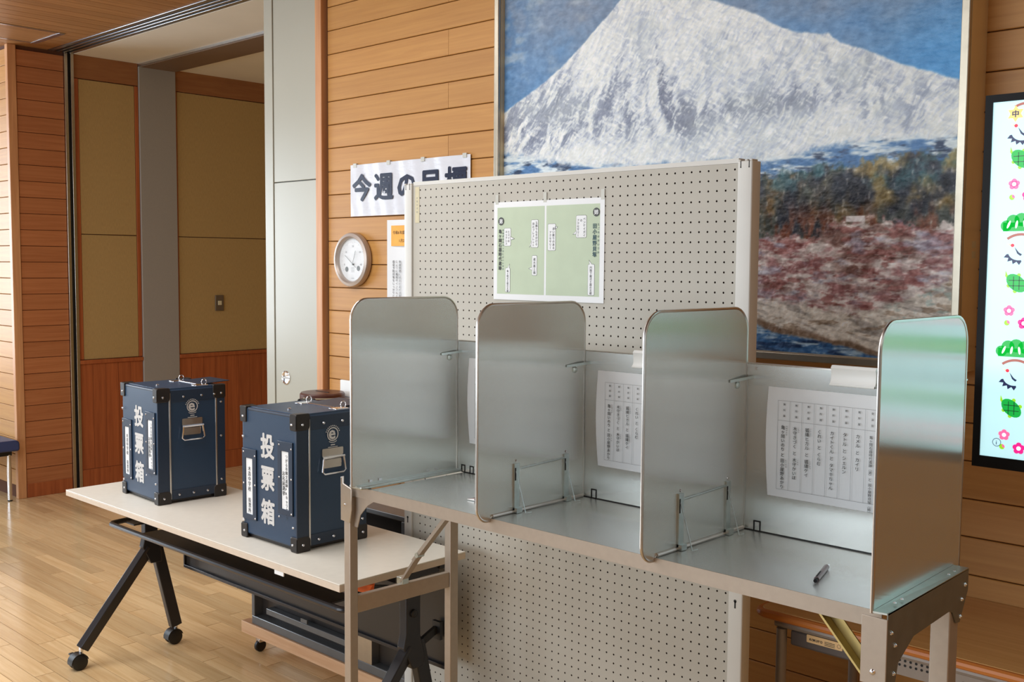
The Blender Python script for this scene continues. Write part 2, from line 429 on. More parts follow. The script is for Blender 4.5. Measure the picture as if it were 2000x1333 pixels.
struct('trim_1', MB().box(-4.04, -3.994, YW - 0.022, YW + 0.1, 0, ZC), 'trim', 'upright wooden trim beside the white steel door', 0.003)

struct('wall_light_block', MB().box(-11.1, -11.0, 2.2, YP + .1, 0, ZC + .05), 'plank', 'unseen wooden wall added at the far left to block light')  # out of view, added to stop background light slipping in from the left
wr = struct('wall_right', MB().box(1.9, 2.02, -3.5, YW + .05, 0, ZC + .05), 'plank', 'plain wooden wall on the right of the hall')
# ---- white steel pocket door and jamb
dj = struct('door_1', MB().box(-4.478, -4.041, YW + 0.015, YW + 0.10, 0, ZC), 'grey', 'white steel partition pocket door')
part('jamb_strip', MB().box(-4.478, -4.409, YW - 0.004, YW + 0.25, 0, ZC), 'whitepanel', dj, 0.002)
part('door_panel', MB().box(-4.405, -4.042, YW, YW + 0.014, 1.949, ZC), 'whitepanel', dj, 0.002)
part('door_panel', MB().box(-4.405, -4.042, YW, YW + 0.014, 0.01, 1.945), 'whitepanel', dj, 0.002)
mb = MB().lathe([(0.034, 0), (0.034, 0.003), (0.030, 0.0055), (0.026, 0.003), (0.022, 0.0015)], (-4.319, YW, 1.005), 28, '-y')
pull = part('recessed_pull', mb, 'chrome', dj)
part('pull_bar', MB().box(-4.345, -4.293, YW - 0.007, YW - 0.0015, 1.0, 1.010), 'stainless', pull, 0.001)

# ---- side wall (faces the hall), beyond it the vestibule
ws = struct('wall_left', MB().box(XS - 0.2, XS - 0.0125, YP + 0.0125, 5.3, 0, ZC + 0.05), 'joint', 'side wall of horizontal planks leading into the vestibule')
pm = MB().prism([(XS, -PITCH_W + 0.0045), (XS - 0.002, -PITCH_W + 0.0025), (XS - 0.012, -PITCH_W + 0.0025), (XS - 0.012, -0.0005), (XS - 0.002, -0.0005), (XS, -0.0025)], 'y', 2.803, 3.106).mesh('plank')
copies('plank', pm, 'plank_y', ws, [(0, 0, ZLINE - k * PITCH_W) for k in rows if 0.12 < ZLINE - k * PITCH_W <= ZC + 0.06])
part('corner_post', MB().box(XS - 0.036, XS + 0.006, YP - .004, 2.80, 0.0, ZC), 'trim', ws, 0.003)
struct('baseboard_left', MB().box(XS - 0.012, XS + 0.006, 2.803, 3.106, 0, 0.092), 'dado', bevel=0.002)
for a, b, m_ in ((3.108, 3.130, 'stainless'), (3.150, 3.172, 'stainless')):
    part('jamb_strip', MB().box(XS - 0.012, XS + 0.014, a, b, 0, ZC), m_, ws, 0.002)
part('jamb_recess', MB().box(XS - 0.012, XS - 0.006, 3.130, 3.150, 0, ZC), 'black', ws)
def panels(y0, y1, ya, yb):
    """wood header, two cloth panels, dado rail and wainscot boards between y0 and y1"""
    part('header_panel', MB().box(XS - 0.012, XS, y0, y1, 2.787, 2.94), 'header', ws, 0.002)
    for z0, z1 in ((1.748, 2.782), (0.892, 1.743)):
        part('cloth_panel', MB().box(XS - 0.012, XS - 0.002, ya, yb, z0, z1), 'fabric', ws, 0.003)
    for a, b in ((y0, ya - 0.002), (yb + 0.002, y1)):
        if b - a > 0.004: part('stile', MB().box(XS - 0.012, XS, a, b, 0.892, 2.783), 'dado', ws, 0.002)
    part('dado_rail', MB().box(XS - 0.012, XS + 0.012, y0, y1, 0.862, 0.889), 'dado', ws, 0.003)
    n = max(1, round((y1 - y0) / 0.099)); w = (y1 - y0) / n
    bmsh = MB().box(XS - 0.012, XS - 0.001, 0.001, w - 0.001, 0.135, 0.861).mesh('wainscot_board')
    copies('wainscot_board', bmsh, 'dado', ws, [(0, y0 + i * w, 0) for i in range(n)])
    part('base_rail', MB().box(XS - 0.012, XS + 0.004, y0, y1, 0, 0.133), 'dado', ws, 0.002)
panels(3.174, 3.630, 3.207, 3.602)
part('pillar_face', MB().box(XS - 0.012, XS + 0.012, 3.632, 3.910, 0, 2.922), 'pillar', ws, 0.003)
panels(3.912, 5.20, 3.925, 5.19)
# ---- bright front wall at the far left
wf = struct('wall_front_left', MB().box(-12, XS - 0.2, YP + 0.0125, YP + 0.1, 0, ZC + 0.05), 'joint', 'sunlit plank wall at the far left edge')
pm2 = MB().prism([(YP, -PITCH_W + 0.0045), (YP + 0.002, -PITCH_W + 0.0025), (YP + 0.012, -PITCH_W + 0.0025), (YP + 0.012, -0.0005), (YP + 0.002, -0.0005), (YP, -0.0025)], 'x', -4.8, -0.038).mesh('plank')
copies('plank', pm2, 'plank', wf, [(XS, 0, ZLINE - k * PITCH_W) for k in rows if 0.12 < ZLINE - k * PITCH_W <= ZC + 0.06])
# ---- partition track, soffit, beam, vestibule shell
tr = struct('trim_2', MB().box(XS, -4.478, 3.012, 3.175, ZC + 0.012, ZC + 0.06), 'black', 'aluminium sliding partition track in the ceiling')
for a, b in ((3.012, 3.045), (3.062, 3.082), (3.100, 3.120), (3.140, 3.175)):
    part('track_rail', MB().box(XS, -4.478, a, b, ZC - 0.004, ZC + 0.013), 'alu', tr, 0.002)
struct('trim_3', MB().box(XS, -4.3, 3.175, 3.630, 2.940, 3.0), 'soffit', 'pale soffit behind the partition track')
bm_ = struct('trim_4', MB().box(XS, -4.3, 3.645, 3.910, 2.918, 3.0), 'beam', 'brown beam band across the vestibule ceiling')
part('edge_trim', MB().box(XS, -4.3, 3.630, 3.645, 2.924, 2.96), 'alu', bm_)
struct('trim_5', MB().box(XS, -4.3, 3.910, 5.3, 2.932, 3.0), 'soffit', 'vestibule ceiling')
struct('wall_vestibule', MB().box(XS, -4.2, 5.2, 5.3, 0, 3.0), 'fabric', 'unseen end wall of the vestibule, added to block light')  # this wall and the next are unseen, added to keep the vestibule dark
struct('wall_vestibule_side', MB().box(-4.30, -4.2, YW + 0.2, 5.2, 0, 3.0), 'fabric', 'unseen inner side wall of the vestibule, added to block light')
# ---- switch plate on the cloth panel
sw = thing('wall_switch', 'small brown switch plate on the dim mustard wall panel', 'switch', (XS, 4.246, 1.2))
part('plate', MB().box(XS - 0.002, XS + 0.008, 4.211, 4.281, 1.2, 1.317), 'switch', sw, 0.003)
part('rocker', MB().box(XS + 0.008, XS + 0.012, 4.231, 4.261, 1.243, 1.275), 'cream', sw, 0.001)

# ================================================================== PAINTING
def painting():
    PX0, PX1, PZ0, PZ1, PY = -2.785, -1.082, 1.298, 2.62, 2.862
    t = thing('painting', 'large oil painting of a snowy mountain over woods and red fields in gilt frame', 'painting', (-1.93, YW, 1.27))
    NX, NZ = 720, 560
    x = np.linspace(PX0, PX1, NX); z = np.linspace(PZ0, PZ1, NZ); X, Z = np.meshgrid(x, z)
    rng = np.random.default_rng(3)
    def vn(U, Vv, seed):
        r = np.random.default_rng(seed).random((256, 256))
        iu = np.floor(U).astype(int); iv = np.floor(Vv).astype(int); fu = U - iu; fv = Vv - iv
        fu = fu * fu * (3 - 2 * fu); fv = fv * fv * (3 - 2 * fv)
        g = lambda a, b: r[a & 255, b & 255]
        return (g(iu, iv) * (1 - fu) + g(iu + 1, iv) * fu) * (1 - fv) + (g(iu, iv + 1) * (1 - fu) + g(iu + 1, iv + 1) * fu) * fv
    def fbm(U, Vv, seed, octv=4):
        s = 0; a = 1; tt = 0
        for i in range(octv): s = s + a * vn(U * 2 ** i, Vv * 2 ** i, seed + i); tt += a; a *= 0.55
        return s / tt
    def sm(a, b, q): q = np.clip((q - a) / (b - a), 0, 1); return q * q * (3 - 2 * q)
    def mixc(A, Bc, k): return A * (1 - k[..., None]) + Bc * k[..., None]
    c = lambda *q: np.array(q, float)
    wob = (fbm(X * 60, Z * 60, 11) - 0.5)
    wobL = (fbm(X * 14, Z * 14, 17) - 0.5)
    # sky
    n1 = fbm(X * 4, Z * 6, 21); n2 = fbm(X * 40 + Z * 30, Z * 60 - X * 20, 22); n3 = fbm(X * 10, Z * 16, 24)
    sky = mixc(np.broadcast_to(c(84, 126, 168), X.shape + (3,)), c(116, 130, 150), np.clip(sm(2.1, 2.5, Z + 0.25 * (n1 - .5)) * 0.85 + 0.9 * (n3 - 0.5), 0, 1))
    sky = mixc(sky, c(70, 140, 196), sm(-1.5, -1.15, X) * sm(2.36, 2.1, Z) * .9)
    sky = mixc(sky, c(62, 116, 172), sm(-2.5, -2.78, X) * sm(0.36, 0.70, n3) * 0.8)
    sky = mixc(sky, c(158, 172, 182), sm(0.52, 0.80, n3) * sm(-2.2, -2.5, X) * 0.7)
    sky = sky + ((n2 - 0.5) * 44)[..., None]
    img = sky
    hx = [-2.79, -2.773, -2.668, -2.561, -2.396, -2.265, -2.20, -2.09, -2.0, -1.903, -1.773, -1.724, -1.667, -1.584, -1.50, -1.483, -1.444, -1.328, -1.249, -1.172, -1.08]
    hz = [2.108, 2.119, 2.169, 2.217, 2.32, 2.421, 2.475, 2.49, 2.45, 2.398, 2.343, 2.323, 2.286, 2.246, 2.230, 2.232, 2.199, 2.149, 2.109, 2.08, 2.042]
    ridge = np.interp(X, hx, hz) + wobL * 0.012
    mmask = sm(-0.004, 0.006, ridge - Z + wob * 0.006)
    wx = 0.030 * (fbm(X * 16, Z * 16, 31) - .5); wz = 0.030 * (fbm(X * 16 + 9, Z * 16, 32) - .5)
    Xw, Zw = X + wx, Z + wz
    def strokes(dx, dz, fa, fc, seed, o=3):
        return fbm((Xw * dx + Zw * dz) * fa, (Zw * dx - Xw * dz) * fc, seed, o)
    # flanks: ridges that fan out below the summit, lit from the left
    ax, az = -2.11, 2.66
    th = np.arctan2(X - ax, az - Z); rr = np.hypot(X - ax, az - Z)
    thw = th + 0.22 * (fbm(X * 5, Z * 5, 91) - .5) + 0.02 * (fbm(X * 30, Z * 30, 95) - .5)
    def ridged(u, v, sd, o): return 1 - 2 * np.abs(fbm(u, v, sd, o) - .5)
    Hh = 0.55 * fbm(thw * 6 + 3.2, rr * 4, 97, 2) * rr + 0.20 * fbm(thw * 15, rr * 12, 101, 2) * rr + 0.045 * fbm(Xw * 22, Zw * 30, 103, 4)
    gz_, gx_ = np.gradient(Hh, z, x)
    hill = -0.85 * gx_ + 0.45 * gz_
    hill = hill / (np.std(hill) + 1e-6)
    sB = strokes(-.55, -.83, 34, 150, 37) * .5 + strokes(.90, -.42, 34, 150, 39) * .5
    sC = strokes(-.72, -.69, 60, 210, 43, 2)
    stroke = 0.5 * sB + 0.5 * sC; bl = fbm(Xw * 7, Zw * 9, 41, 4)
    gx = np.interp(Z, [1.95, 2.04, 2.1, 2.17, 2.29, 2.45], [-1.98, -2.03, -2.06, -2.078, -2.09, -2.11])
    d = X - gx
    gul = np.exp(-(np.clip(d, 0, 9) / (0.015 + 0.34 * np.clip(2.25 - Z, 0, .4))) ** 2 - (np.clip(-d, 0, 9) / (0.006 + 0.04 * np.clip(2.25 - Z, 0, .4))) ** 2) * sm(2.36, 2.14, Z) * sm(1.95, 2.02, Z)
    flank = sm(-2.02, -2.2, X) * sm(2.34, 2.08, Z) * sm(1.93, 2.0, Z)
    lowr = np.exp(-((X + 1.70) / 0.32) ** 2) * np.exp(-((Z - 2.045) / 0.045) ** 2)
    plain = sm(2.02, 1.95, Z + 0.04 * np.sin(X * 9))
    wgt = np.clip(0.35 + 0.75 * gul + 0.55 * flank + 0.6 * lowr + 0.25 * sm(2.35, 2.05, Z), 0, 1.3) * (1 - .75 * plain)
    sh = np.clip(0.16 + (0.26 - 0.30 * hill) * wgt + (sB - .5) * 1.2 + (sC - .5) * 1.1 + (bl - .5) * 1.0 + .30 * gul + .14 * flank + .16 * lowr, 0, 1)
    mt = mixc(np.broadcast_to(c(214, 218, 215), X.shape + (3,)), c(140, 152, 172), sh * 0.9)
    mt = mixc(mt, c(98, 104, 122), np.clip((sh - .5) * 2.2, 0, 1) * np.clip(.25 + gul + .6 * lowr + .45 * flank, 0, 1) * 0.75)
    mt = mixc(mt, c(226, 228, 222), np.clip((0.46 - sB) * 5, 0, 1) * .6)
    mt = mixc(mt, c(206, 214, 206), np.clip((bl - 0.5) * 3, 0, 1) * 0.3)
    mt = mt + ((sC - 0.5) * 44)[..., None]
    img = mixc(img, mt, mmask)
    # blue band under the snow
    bx = [-2.79, -2.771, -2.625, -2.427, -2.185, -1.964, -1.78, -1.703, -1.574, -1.486, -1.402, -1.242, -1.08]
    bz = [1.975, 1.972, 1.942, 1.915, 1.892, 1.887, 1.885, 1.884, 1.896, 1.902, 1.919, 1.919, 1.913]
    base = np.interp(X, bx, bz) + wobL * 0.03
    hs = fbm(X * 14, Z * 60, 51, 4); hs2 = fbm(X * 50, Z * 160, 53, 3)
    band = mixc(np.broadcast_to(c(70, 112, 158), X.shape + (3,)), c(196, 208, 212), sm(0.40, 0.68, hs))
    band = mixc(band, c(38, 56, 84), sm(0.52, 0.78, fbm(X * 20, Z * 70, 55)))
    img = mixc(img, band + ((hs2 - .5) * 40)[..., None], sm(-0.012, 0.02, base - Z + wob * 0.03))
    # wood
    fz = np.interp(X, [-2.79, -1.702, -1.618, -1.485, -1.359, -1.24, -1.091, -1.08], [1.80, 1.835, 1.842, 1.850, 1.858, 1.866, 1.867, 1.867]) + wobL * 0.05
    v1 = fbm(X * 26, Z * 16, 61, 4); v2 = fbm(X * 70, Z * 46, 63, 3); v3 = fbm(X * 12, Z * 9, 65, 3); v4 = fbm(X * 90, Z * 60, 66, 2)
    fo = mixc(np.broadcast_to(c(72, 78, 72), X.shape + (3,)), c(116, 98, 66), sm(0.42, 0.66, v1))
    fo = mixc(fo, c(34, 40, 54), sm(0.45, 0.68, v3) * 0.9)
    fo = mixc(fo, c(54, 92, 100), sm(0.46, 0.72, fbm(X * 18, Z * 20, 67)) * sm(1.72, 1.84, Z))
    fo = mixc(fo, c(108, 62, 44), sm(0.44, 0.72, fbm(X * 30, Z * 14, 69)) * sm(1.78, 1.66, Z))
    fo = mixc(fo, c(160, 138, 80), sm(0.46, 0.74, fbm(X * 16, Z * 14, 68)) * sm(-1.6, -1.3, X) * sm(1.70, 1.76, Z) * 0.75)
    fo = mixc(fo, c(190, 186, 178), sm(0.70, 0.80, v4) * 0.3)
    fo = fo + ((v2 - .5) * 50 + (v4 - .5) * 30)[..., None]
    img = mixc(img, fo, sm(-0.012, 0.015, fz - Z + wob * 0.05))
    # red field
    rz = np.interp(X, [-2.79, -1.697, -1.567, -1.437, -1.313, -1.195, -1.085], [1.64, 1.646, 1.650, 1.682, 1.687, 1.668, 1.682]) + wobL * 0.04
    r1 = fbm(X * 14, Z * 46, 71, 4); r2 = fbm(X * 60, Z * 120, 73, 3); r3 = fbm(X * 8, Z * 20, 75, 3)
    re = mixc(np.broadcast_to(c(138, 96, 96), X.shape + (3,)), c(200, 192, 188), sm(0.40, 0.70, r1))
    re = mixc(re, c(98, 66, 58), sm(0.48, 0.76, r3) * .85)
    re = mixc(re, c(196, 188, 184), sm(.50, .72, fbm(X * 30, Z * 90, 78)) * .7)
    re = mixc(re, c(136, 84, 80), sm(0.55, 0.66, fbm(X * 24, Z * 60, 77)) * 0.7)
    re = mixc(re, c(150, 156, 178), sm(0.52, 0.78, fbm(X * 16, Z * 40, 79)) * 0.6)
    re = re + ((r2 - .5) * 80)[..., None]
    img = mixc(img, re, sm(-0.01, 0.014, rz - Z + wob * 0.06))
    hmask = sm(0, 0.006, X + 1.415) * sm(0, 0.006, -1.352 - X) * sm(0, .004, Z - 1.686) * sm(0, .004, 1.706 - Z)
    img = mixc(img, c(222, 218, 220), hmask)
    # foreground snow and river
    sz = np.interp(X, [-2.79, -1.706, -1.561, -1.472, -1.386, -1.281, -1.189, -1.079], [1.46, 1.458, 1.450, 1.443, 1.424, 1.455, 1.492, 1.54]) + wobL * 0.02
    s1 = fbm(X * 12 + Z * 18, Z * 60 + X * 10, 81, 4); s2 = fbm(X * 70, Z * 120, 83, 3)
    sn = mixc(np.broadcast_to(c(204, 198, 188), X.shape + (3,)), c(152, 146, 140), sm(0.5, 0.66, s1))
    sn = mixc(sn, c(128, 106, 84), sm(0.62, 0.72, fbm(X * 18, Z * 70, 85)) * 0.6)
    sn = mixc(sn, c(150, 172, 168), sm(0.58, 0.68, fbm(X * 30, Z * 50, 87)) * sm(-1.35, -1.2, X) * 0.6)
    sn = sn + ((s2 - .5) * 60)[..., None]
    img = mixc(img, sn, sm(-0.008, 0.012, sz - Z + wob * 0.03))
    vz = np.interp(X, [-2.79, -1.704, -1.604, -1.469, -1.384, -1.288, -1.08], [1.44, 1.389, 1.366, 1.346, 1.335, 1.309, 1.25]) + wobL * 0.012
    bank = np.exp(-((Z - vz - .004 * np.sin(X * 40)) / 0.010) ** 2); img = mixc(img, c(104, 80, 60), np.clip(bank * (.5 + s1), 0, .75))
    ri = mixc(np.broadcast_to(c(56, 98, 146), X.shape + (3,)), c(158, 182, 200), sm(0.46, 0.74, fbm(X * 22, Z * 120, 91)))
    ri = mixc(ri, c(34, 56, 92), sm(0.46, 0.74, fbm(X * 16, Z * 80, 93)))
    img = mixc(img, ri, sm(-0.004, 0.006, vz - 0.008 - Z + wob * 0.01))
    bm1 = fbm(Xw * 46 + Zw * 20, Zw * 110 - Xw * 24, 111, 3); bm2 = fbm(Xw * 110, Zw * 60, 113, 2)
    low = sm(1.90, 1.84, Z)
    img = img + (low * ((bm1 - .5) * 62 + (bm2 - .5) * 36))[..., None]
    img = np.clip(img * 1.12 + 3, 8, 252) / 255
    lin = np.where(img <= 0.04045, img / 12.92, ((img + 0.055) / 1.055) ** 2.4)
    relief = 0.0016 * (stroke - .5) * mmask + 0.0014 * (hs2 - .5) + 0.0016 * (v2 - .5) * sm(0.02, -.02, Z - fz)
    Y = PY - relief
    co = np.stack([X, Y, Z], -1).reshape(-1, 3) - np.array(t.location)
    me = bpy.data.meshes.new('canvas')
    idx = np.arange(NX * NZ).reshape(NZ, NX)
    q = np.stack([idx[:-1, :-1], idx[:-1, 1:], idx[1:, 1:], idx[1:, :-1]], -1).reshape(-1, 4)
    me.vertices.add(len(co)); me.vertices.foreach_set('co', co.astype(np.float32).ravel())
    me.loops.add(q.size); me.loops.foreach_set('vertex_index', q.astype(np.int32).ravel())
    me.polygons.add(len(q)); me.polygons.foreach_set('loop_start', np.arange(0, q.size, 4, dtype=np.int32))
    me.update(calc_edges=True); me.polygons.foreach_set('use_smooth', [True] * len(q))
    at = me.color_attributes.new('paint', 'FLOAT_COLOR', 'POINT')
    at.data.foreach_set('color', np.concatenate([lin.reshape(-1, 3), np.ones((len(co), 1))], 1).astype(np.float32).ravel())
    pm = bpy.data.materials.new('oil_paint'); pm.use_nodes = True; nt = pm.node_tree; b = nt.nodes['Principled BSDF']
    setp(b, Roughness=0.38, Specular_IOR_Level=0.35)
    a = nt.nodes.new('ShaderNodeAttribute'); a.attribute_name = 'paint'
    nz_ = nt.nodes.new('ShaderNodeTexNoise'); nz_.inputs['Scale'].default_value = 420; nz_.inputs['Detail'].default_value = 2
    tc = nt.nodes.new('ShaderNodeTexCoord'); nt.links.new(tc.outputs['Object'], nz_.inputs[0])
    bp = nt.nodes.new('ShaderNodeBump'); bp.inputs['Strength'].default_value = 0.25; bp.inputs['Distance'].default_value = 0.002
    nt.links.new(nz_.outputs[0], bp.inputs['Height']); nt.links.new(bp.outputs[0], b.inputs['Normal'])
    nt.links.new(a.outputs['Color'], b.inputs['Base Color'])
    link('canvas', me, pm, t)
    # frame: gilt lip, bronze body
    ox0, ox1, oz0, oz1 = -2.797, -1.070, 1.280, 2.64; w = 0.024
    for nm, bx_ in (('frame_rail', (ox0, ox0 + w, oz0, oz1)), ('frame_rail', (ox1 - w, ox1, oz0, oz1)), ('frame_rail', (ox0 + w, ox1 - w, oz0, oz0 + w)), ('frame_rail', (ox0 + w, ox1 - w, oz1 - w, oz1))):
        r_ = part(nm, MB().box(bx_[0], bx_[1], 2.842, YW, bx_[2], bx_[3]), 'frameside', t)
        part('gilt_lip', MB().box(bx_[0] + .0005, bx_[1] - .0005, 2.829, 2.842, bx_[2] + .0005, bx_[3] - .0005), 'frame', r_, 0.003)
    for zz in (1.585, 1.612): part('tape_strip', MB().box(ox1 - .0005, ox1 + .0006, 2.90, 2.925, zz, zz + .018), 'cream', t)
    part('backing_board', MB().box(ox0 + w, ox1 - w, 2.868, YW - 0.001, oz0 + w, oz1 - w), 'joint', t)
painting()

# ================================================================== WALL DISPLAY SCREEN
def display():
    y0, y1 = 2.25, 2.30; x0, x1, z0, z1 = -0.8145, 0.547, 1.147, 1.909
    KS = 0.7923
    t = thing('display_screen', 'large lit screen in black bezel showing pines, cranes, turtles and plum blossoms', 'screen', (-0.13, 2.31, 0))
    part('housing', MB().prism(rrect(x0, x1, z0, z1, 0.005, 3), 'y', y0 + 0.005, y1), 'tvblack', t, 0.003)
    part('assumed_stand_column', MB().box(-0.20, -0.06, y1, y1 + .05, .03, 1.75), 'tvblack', t, 0.004)  # assumed floor stand out of view, added to hold up the screen
    part('assumed_stand_base', MB().prism(rrect(-0.50, 0.24, 2.06, 2.43, .04, 4), 'z', 0, .03), 'tvblack', t, 0.003)  # base of the same assumed stand, also unseen
    b = 0.0145
    sx0, sx1, sz0, sz1 = x0 + b, x1 - b, z0 + 0.0235, z1 - 0.0150
    part('bezel', MB().ring([(x0, z0), (x1, z0), (x1, z1), (x0, z1)], [(sx0, sz0), (sx1, sz0), (sx1, sz1), (sx0, sz1)], 'y', y0, y0 + 0.005), 'tvblack', t)
    def em(n, c, e=1.0):
        k = 'tv_' + n
        if k not in M: M[k] = mat(k, c, 0.3, 0, 0, emit=e)
        return k
    scr = part('screen', MB().box(sx0, sx1, y0 + 0.004, y0 + 0.006, sz0, sz1), em('glow', S(194, 241, 250), 0.92), t)
    G, LG, PK, DP, BR, NV, RD, WH, YL = (em('green', S(20, 168, 66)), em('lime', S(150, 214, 40)), em('pink', S(238, 110, 160)), em('magenta', S(226, 40, 140)), em('brown', S(160, 92, 80)), em('navy', S(34, 40, 78)), em('red', S(226, 40, 66)), em('white', S(246, 255, 255), 1.2), em('sand', S(234, 206, 120), 0.85))
    DG = em('dark', S(20, 70, 40))
    def clipx(fl):     # drawing units to metres, kept inside the screen
        fl.v = [(q[0] * KS, 1.558 + (q[1] - 1.558) * KS) + tuple(q[2:]) for q in fl.v]
        fl.v = [(min(max(q[0], sx0), sx1), min(max(q[1], sz0), sz1)) + tuple(q[2:]) for q in fl.v]; return fl
    w = world_loc(scr)
    lvl = [0]
    col_ = [0]; acc = {}
    def put(name, fl, m, d=1):
        if col_[0] >= 2 and d < 4:
            acc.setdefault((m, d), Flat()).add(fl.v, fl.f); return
        lay(name, clipx(fl), m, scr, (0 - w.x, y0 + 0.004 - 0.0003 * d - w.y, 0 - w.z), (1, 0, 0), (0, 0, 1))
    def flower(cx, cz, r, m):
        f = Flat()
        for k in range(5):
            a = math.radians(90 + 72 * k); f.poly(circ(cx + .55 * r * math.cos(a), cz + .55 * r * math.sin(a), .45 * r, 14))
        f.poly(circ(cx, cz, .5 * r, 14)); put('plum_blossom', f, m)
        f = Flat(); f.poly(circ(cx, cz, .36 * r, 12)); put('plum_centre', f, WH, 2)
    def bud(cx, cz):
        f = Flat(); f.poly(circ(cx, cz, .007, 14)); put('plum_bud', f, LG)
        f = Flat(); f.poly([(cx, cz)] + [(cx + .007 * math.cos(math.radians(a)), cz + .007 * math.sin(math.radians(a))) for a in range(-30, 91, 15)]); put('bud_tip', f, PK, 2)
    def turtle(cx, cz):
        f = Flat()
        for a, r_ in ((15, .022), (75, .021), (150, .022), (200, .020), (262, .021), (325, .022)):
            a = math.radians(a); f.poly(circ(cx + r_ * math.cos(a), cz + r_ * math.sin(a), .005, 10))
        f.poly([(cx - .020, cz + .006), (cx - .028, cz + .018), (cx - .027, cz + .032), (cx - .022, cz + .020), (cx - .012, cz + .012)])
        put('turtle_limbs', f, LG)
        f = Flat(); f.poly([(cx + 0.023 * math.cos(math.radians(a)) * 1.08, cz + 0.0215 * math.sin(math.radians(a)) - 0.08 * 0.3 * math.cos(math.radians(a)) * .4) for a in range(0, 360, 18)]); put('turtle_shell', f, G, 2)
        f = Flat()
        for d in (-.007, .007):
            f.rect(cx + d - .0009, cx + d + .0009, cz - .017, cz + .017); f.rect(cx - .019, cx + .019, cz + d - .0009, cz + d + .0009)
        put('shell_grid', f, DG, 3)
    def pine(cx, cz):
        f = Flat()
        for k, (dx, dz, r_) in enumerate(((-.034, -.004, .014), (-.018, .008, .016), (0.002, .011, .017), (.022, .008, .016), (.038, -.004, .014))):
            f.poly(circ(cx + dx + .012, cz + dz, r_, 16))
        f.rect(cx - .030, cx + .060, cz - .018, cz + .004); put('pine_crown', f, G)
        f = Flat()
        for dx, tl in ((-.016, -.5), (.003, -.2), (.022, .2), (.041, .5)):
            f.poly([(cx + dx + .003 * math.cos(a) - tl * .012 * math.sin(a) * .6, cz - .001 + .010 * math.sin(a)) for a in np.linspace(0, 6.28, 12)[:-1]])
        put('pine_needles', f, WH, 2)
        f = Flat(); f.annul(cx + .015, cz - .080, .0505, .0570, 16, 52, 128); put('pine_trunk', f, BR, 2)
    def crane(cx, cz):
        f = Flat(); up = []; dn = []
        for k in range(9):
            a = math.radians(195 + 11 * k); r_ = .034 if k % 2 else .026
            up.append((cx + .012 + r_ * 1.2 * math.cos(a), cz + .008 + r_ * math.sin(a)))
            dn.append((cx + .012 + .022 * 1.2 * math.cos(a), cz + .008 + .022 * math.sin(a)))
        f.add(up + dn, [(k, k + 1, 9 + k + 1, 9 + k) for k in range(8)]); put('crane_wing', f, NV)
        f = Flat(); f.poly([(cx + .001, cz + .020), (cx + .012, cz + .006), (cx + .020, cz + .001), (cx + .016, cz - .003), (cx + .008, cz + .003)]); put('crane_neck', f, NV)
        f = Flat(); f.poly(circ(cx - .004, cz + .024, .0045, 10)); put('crane_crown', f, RD)
        f = Flat(); f.poly([(cx - .008, cz + .023), (cx - .017, cz + .029), (cx - .008, cz + .026)]); put('crane_beak', f, YL)
    for kx in range(17):
        col_[0] = kx
        for kz in range(3):
            X, Z = -0.944 + kx * 0.104, 1.671 - kz * 0.321
            pine(X, Z + 0.0)
            if not (kx == 0 and kz == -1): crane(X - .001, Z - .078)
            turtle(X + .008, Z - .150); flower(X - .007, Z - .221, .0145, PK); bud(X - .011, Z - .252); flower(X + .03, Z - .252, .0155, DP)
        X = -0.944 + kx * 0.104
        crane(X - .004, 1.897 - .002); turtle(X + .008, 1.835); flower(X - .007, 1.772, .0145, PK); bud(X - .011, 1.739); flower(X + .014 + .014, 1.742, .0155, DP)
        f = Flat(); f.annul(X + .015, 1.920, .0505, .0570, 14, 52, 120); put('pine_trunk', f, BR, 2)
    col_[0] = 0
    for (m_, d_), fa in acc.items():
        lay('motif_repeat', clipx(fa), m_, scr, (0 - w.x, y0 + 0.004 - 0.0003 * d_ - w.y, 0 - w.z), (1, 0, 0), (0, 0, 1), 'stuff')
    # school badge and info mark
    f = Flat(); cx, cz = -0.954, 1.949; f.poly([(cx + (.0215 if k % 2 == 0 else .0125) * math.cos(math.radians(90 + 30 * k)), cz + (.0215 if k % 2 == 0 else .0125) * math.sin(math.radians(90 + 30 * k))) for k in range(12)]); put('star_badge', f, YL, 4)
    f = Flat(); f.ch('中', cx, cz, .0185, 1); put('badge_character', f, NV, 5)
    f = Flat(); f.annul(-0.968, 1.108, .0095, .0108, 24); f.ch('i', -0.9675 + .005, 1.108, .016); put('information_mark', f, NV, 5)
display()

